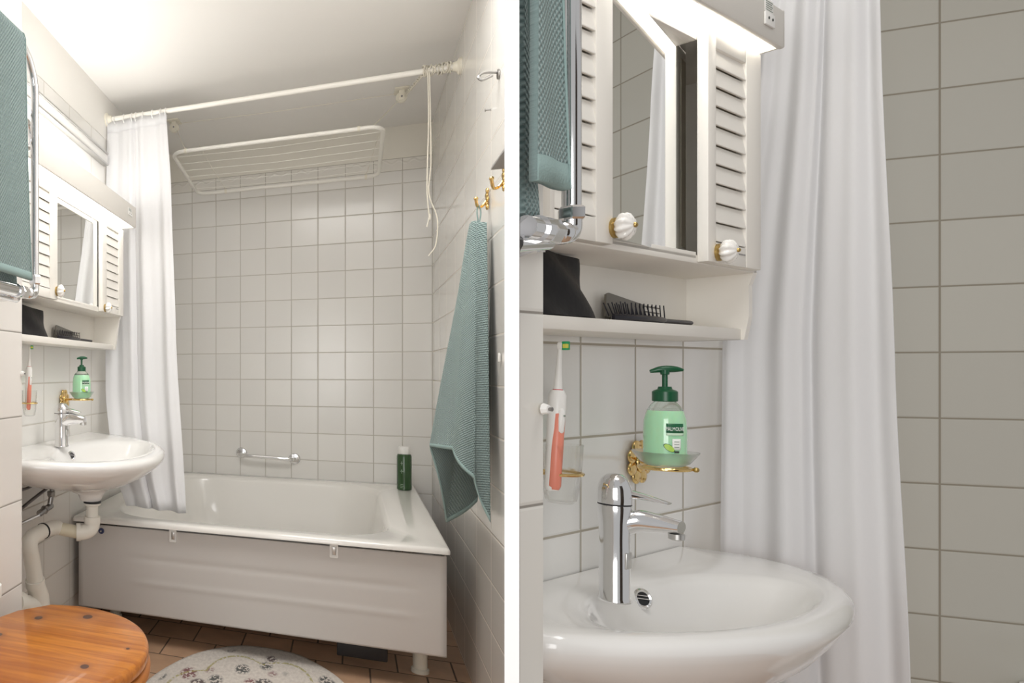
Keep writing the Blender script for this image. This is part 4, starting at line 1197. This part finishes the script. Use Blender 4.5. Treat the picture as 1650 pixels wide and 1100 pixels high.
# ------------------------------------------------------------------ toilet, rug
def toilet():
    t = thing('toilet', 'toilet with a varnished pine lid in front of the drain pipe', 'toilet', FL, (.45, 1.50, FZ))
    zc = -.62; uc = 1.435
    def D(ins, n0=.262, nmax=.652, hw=.262):
        out = []
        n = 56
        for k in range(n + 1):
            a = -pi / 2 + pi * k / n
            out.append((.40 + (nmax - .40 - ins) * (cos(a) ** .85), uc + (hw - ins) * sin(a)))
        return out
    def lidout(ins):
        o = D(ins)
        o.append((.33, uc + (.262 - ins) * .93)); o.append((.262 + ins, uc + (.19 - ins) * .9)); o.append((.225 + ins, uc + .06)); o.append((.225 + ins, uc - .06)); o.append((.262 + ins, uc - (.19 - ins) * .9)); o.append((.33, uc - (.262 - ins) * .93))
        return o
    rg = [[Vector((a, b, z)) for a, b in lidout(i)] for i, z in ((.006, zc - .030), (.001, zc - .027), (0, zc - .020), (0, zc - .010), (.003, zc - .003), (.010, zc))]
    part('lid', MB().loft(rg), wood_mat([(.34 - .45, 1.567 - 1.5, .010), (.452 - .45, 1.622 - 1.5, .012), (.55 - .45, 1.345 - 1.5, .009), (.606 - .45, 1.47 - 1.5, .004), (.30 - .45, 1.43 - 1.5, .008)]), t, 50, label='varnished pine lid')
    rs = [[Vector((a, b, z)) for a, b in lidout(i)] for i, z in ((.004, zc - .060), (-.004, zc - .056), (-.004, zc - .044), (.004, zc - .037))]
    part('seat', MB().loft(rs), M_seat, t, 50, label='varnished pine seat')
    bw = []
    for (sc_, z, dn) in ((.93, zc - .062, 0), (.95, zc - .085, 0), (.80, -.80, -.02), (.55, -.95, -.05), (.50, -1.05, -.05), (.55, FZ, -.05)):
        bw.append([Vector((.44 + dn + (a - .44) * sc_, uc + (b - uc) * sc_, z)) for a, b in lidout(.01)])
    part('bowl', MB().loft(bw), M_porcelain, t, 50)
    # cistern behind the lid
    R_ = [rrect(.222, .352, 1.12, 1.352, .03, z, 5) for z in (-.74, -.50)]
    R_.append(rrect(.222, .358, 1.115, 1.358, .03, -.495, 5)); R_.append(rrect(.222, .358, 1.115, 1.358, .03, -.470, 5)); R_.append(rrect(.232, .348, 1.125, 1.348, .02, -.464, 5))
    part('cistern', MB().loft(R_), M_white_pl, t, 50)


M_seat = simple('pine_seat_edge', (.46, .16, .03), .32, bump=.2, bscale=20)
toilet()

RCX, RCY, RRX, RRY = .77, 2.16, .368, .62
def rug():
    R_ = []
    for (s, z) in ((1.0, .002), (1.005, .008), (.995, .014), (.96, .017), (.5, .018), (.1, .018)):
        R_.append([Vector((RCX + RRX * s * cos(a) * (1 + .008 * sin(7 * a)), RCY + RRY * s * sin(a) * (1 + .006 * sin(11 * a)), FZ + z)) for a in [2 * pi * k / 120 for k in range(120)]])
    single('bath_rug', 'round cream bath rug with dark floral tufting on the terracotta floor', 'rug', MB().loft(R_), rug_mat(0, 0, RRX, RRY), FL, (RCX, RCY, FZ), smooth=60)


rug()

# ------------------------------------------------------------------ SETTING and curtain, close-up bathroom
struct('wall_left_2', MB().box((-.12, .80, FZ), (0, 2.46, H)), M_tile_rl, FR)
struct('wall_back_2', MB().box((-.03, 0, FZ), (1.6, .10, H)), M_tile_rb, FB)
struct('pillar_left_2', MB().prism([(.22, .60), (.22, .704), (.0, 1.09), (-.02, 1.0)], 2, FZ, H), M_tile_rj, FR)
struct('floor_2', MB().box((.03, .3, FZ - .04), (1.9, 2.4, FZ - .001)), M_floor, FR)
struct('ceiling_2', MB().box((0.0, .62, H), (2.0, 2.9, H + .05)), M_ceiling, FR)

t = thing('bathtub', 'cream bath edge below the tiled wall at the bottom right corner of the close-up', 'bathtub', FB, (.8, -.25, FZ))
z = -.674; R_ = []
x0, x1, y0, y1 = .28, 1.45, -.40, -.004
R_ += [rrect(x0, x1, y0, y1, .02, z - .45), rrect(x0, x1, y0, y1, .02, z - .012), rrect(x0 + .003, x1 - .003, y0 + .003, y1 - .001, .02, z - .002), rrect(x0 + .01, x1 - .01, y0 + .01, y1 - .003, .02, z)]
R_ += [rrect(x0 + .09, x1 - .09, y0 + .05, y1 - .045, .1, z), rrect(x0 + .10, x1 - .10, y0 + .06, y1 - .055, .1, z - .02), rrect(x0 + .16, x1 - .14, y0 + .08, y1 - .08, .09, z - .30), rrect(x0 + .25, x1 - .2, y0 + .12, y1 - .12, .05, z - .33)]
part('tub', MB().loft(R_), M_enamel, t, 50)

curtain('shower_curtain', 'large white shower curtain hanging between the cabinet and the tiled wall in the close-up', FR, (.12, 1.72, -.4),
        [(.085, 1.76, .90), (.059, 1.75, .592), (.008, 1.745, .05), (.020, 1.70, -.33), (.03, 1.70, -.64)], [(.195, 1.78, .90), (.208, 1.75, .552), (.229, 1.72, .0), (.259, 1.65, -.48), (.268, 1.64, -.64)], 3.0, .010, 'shower curtains', 12, nx=170, nz=60, sub=.5)
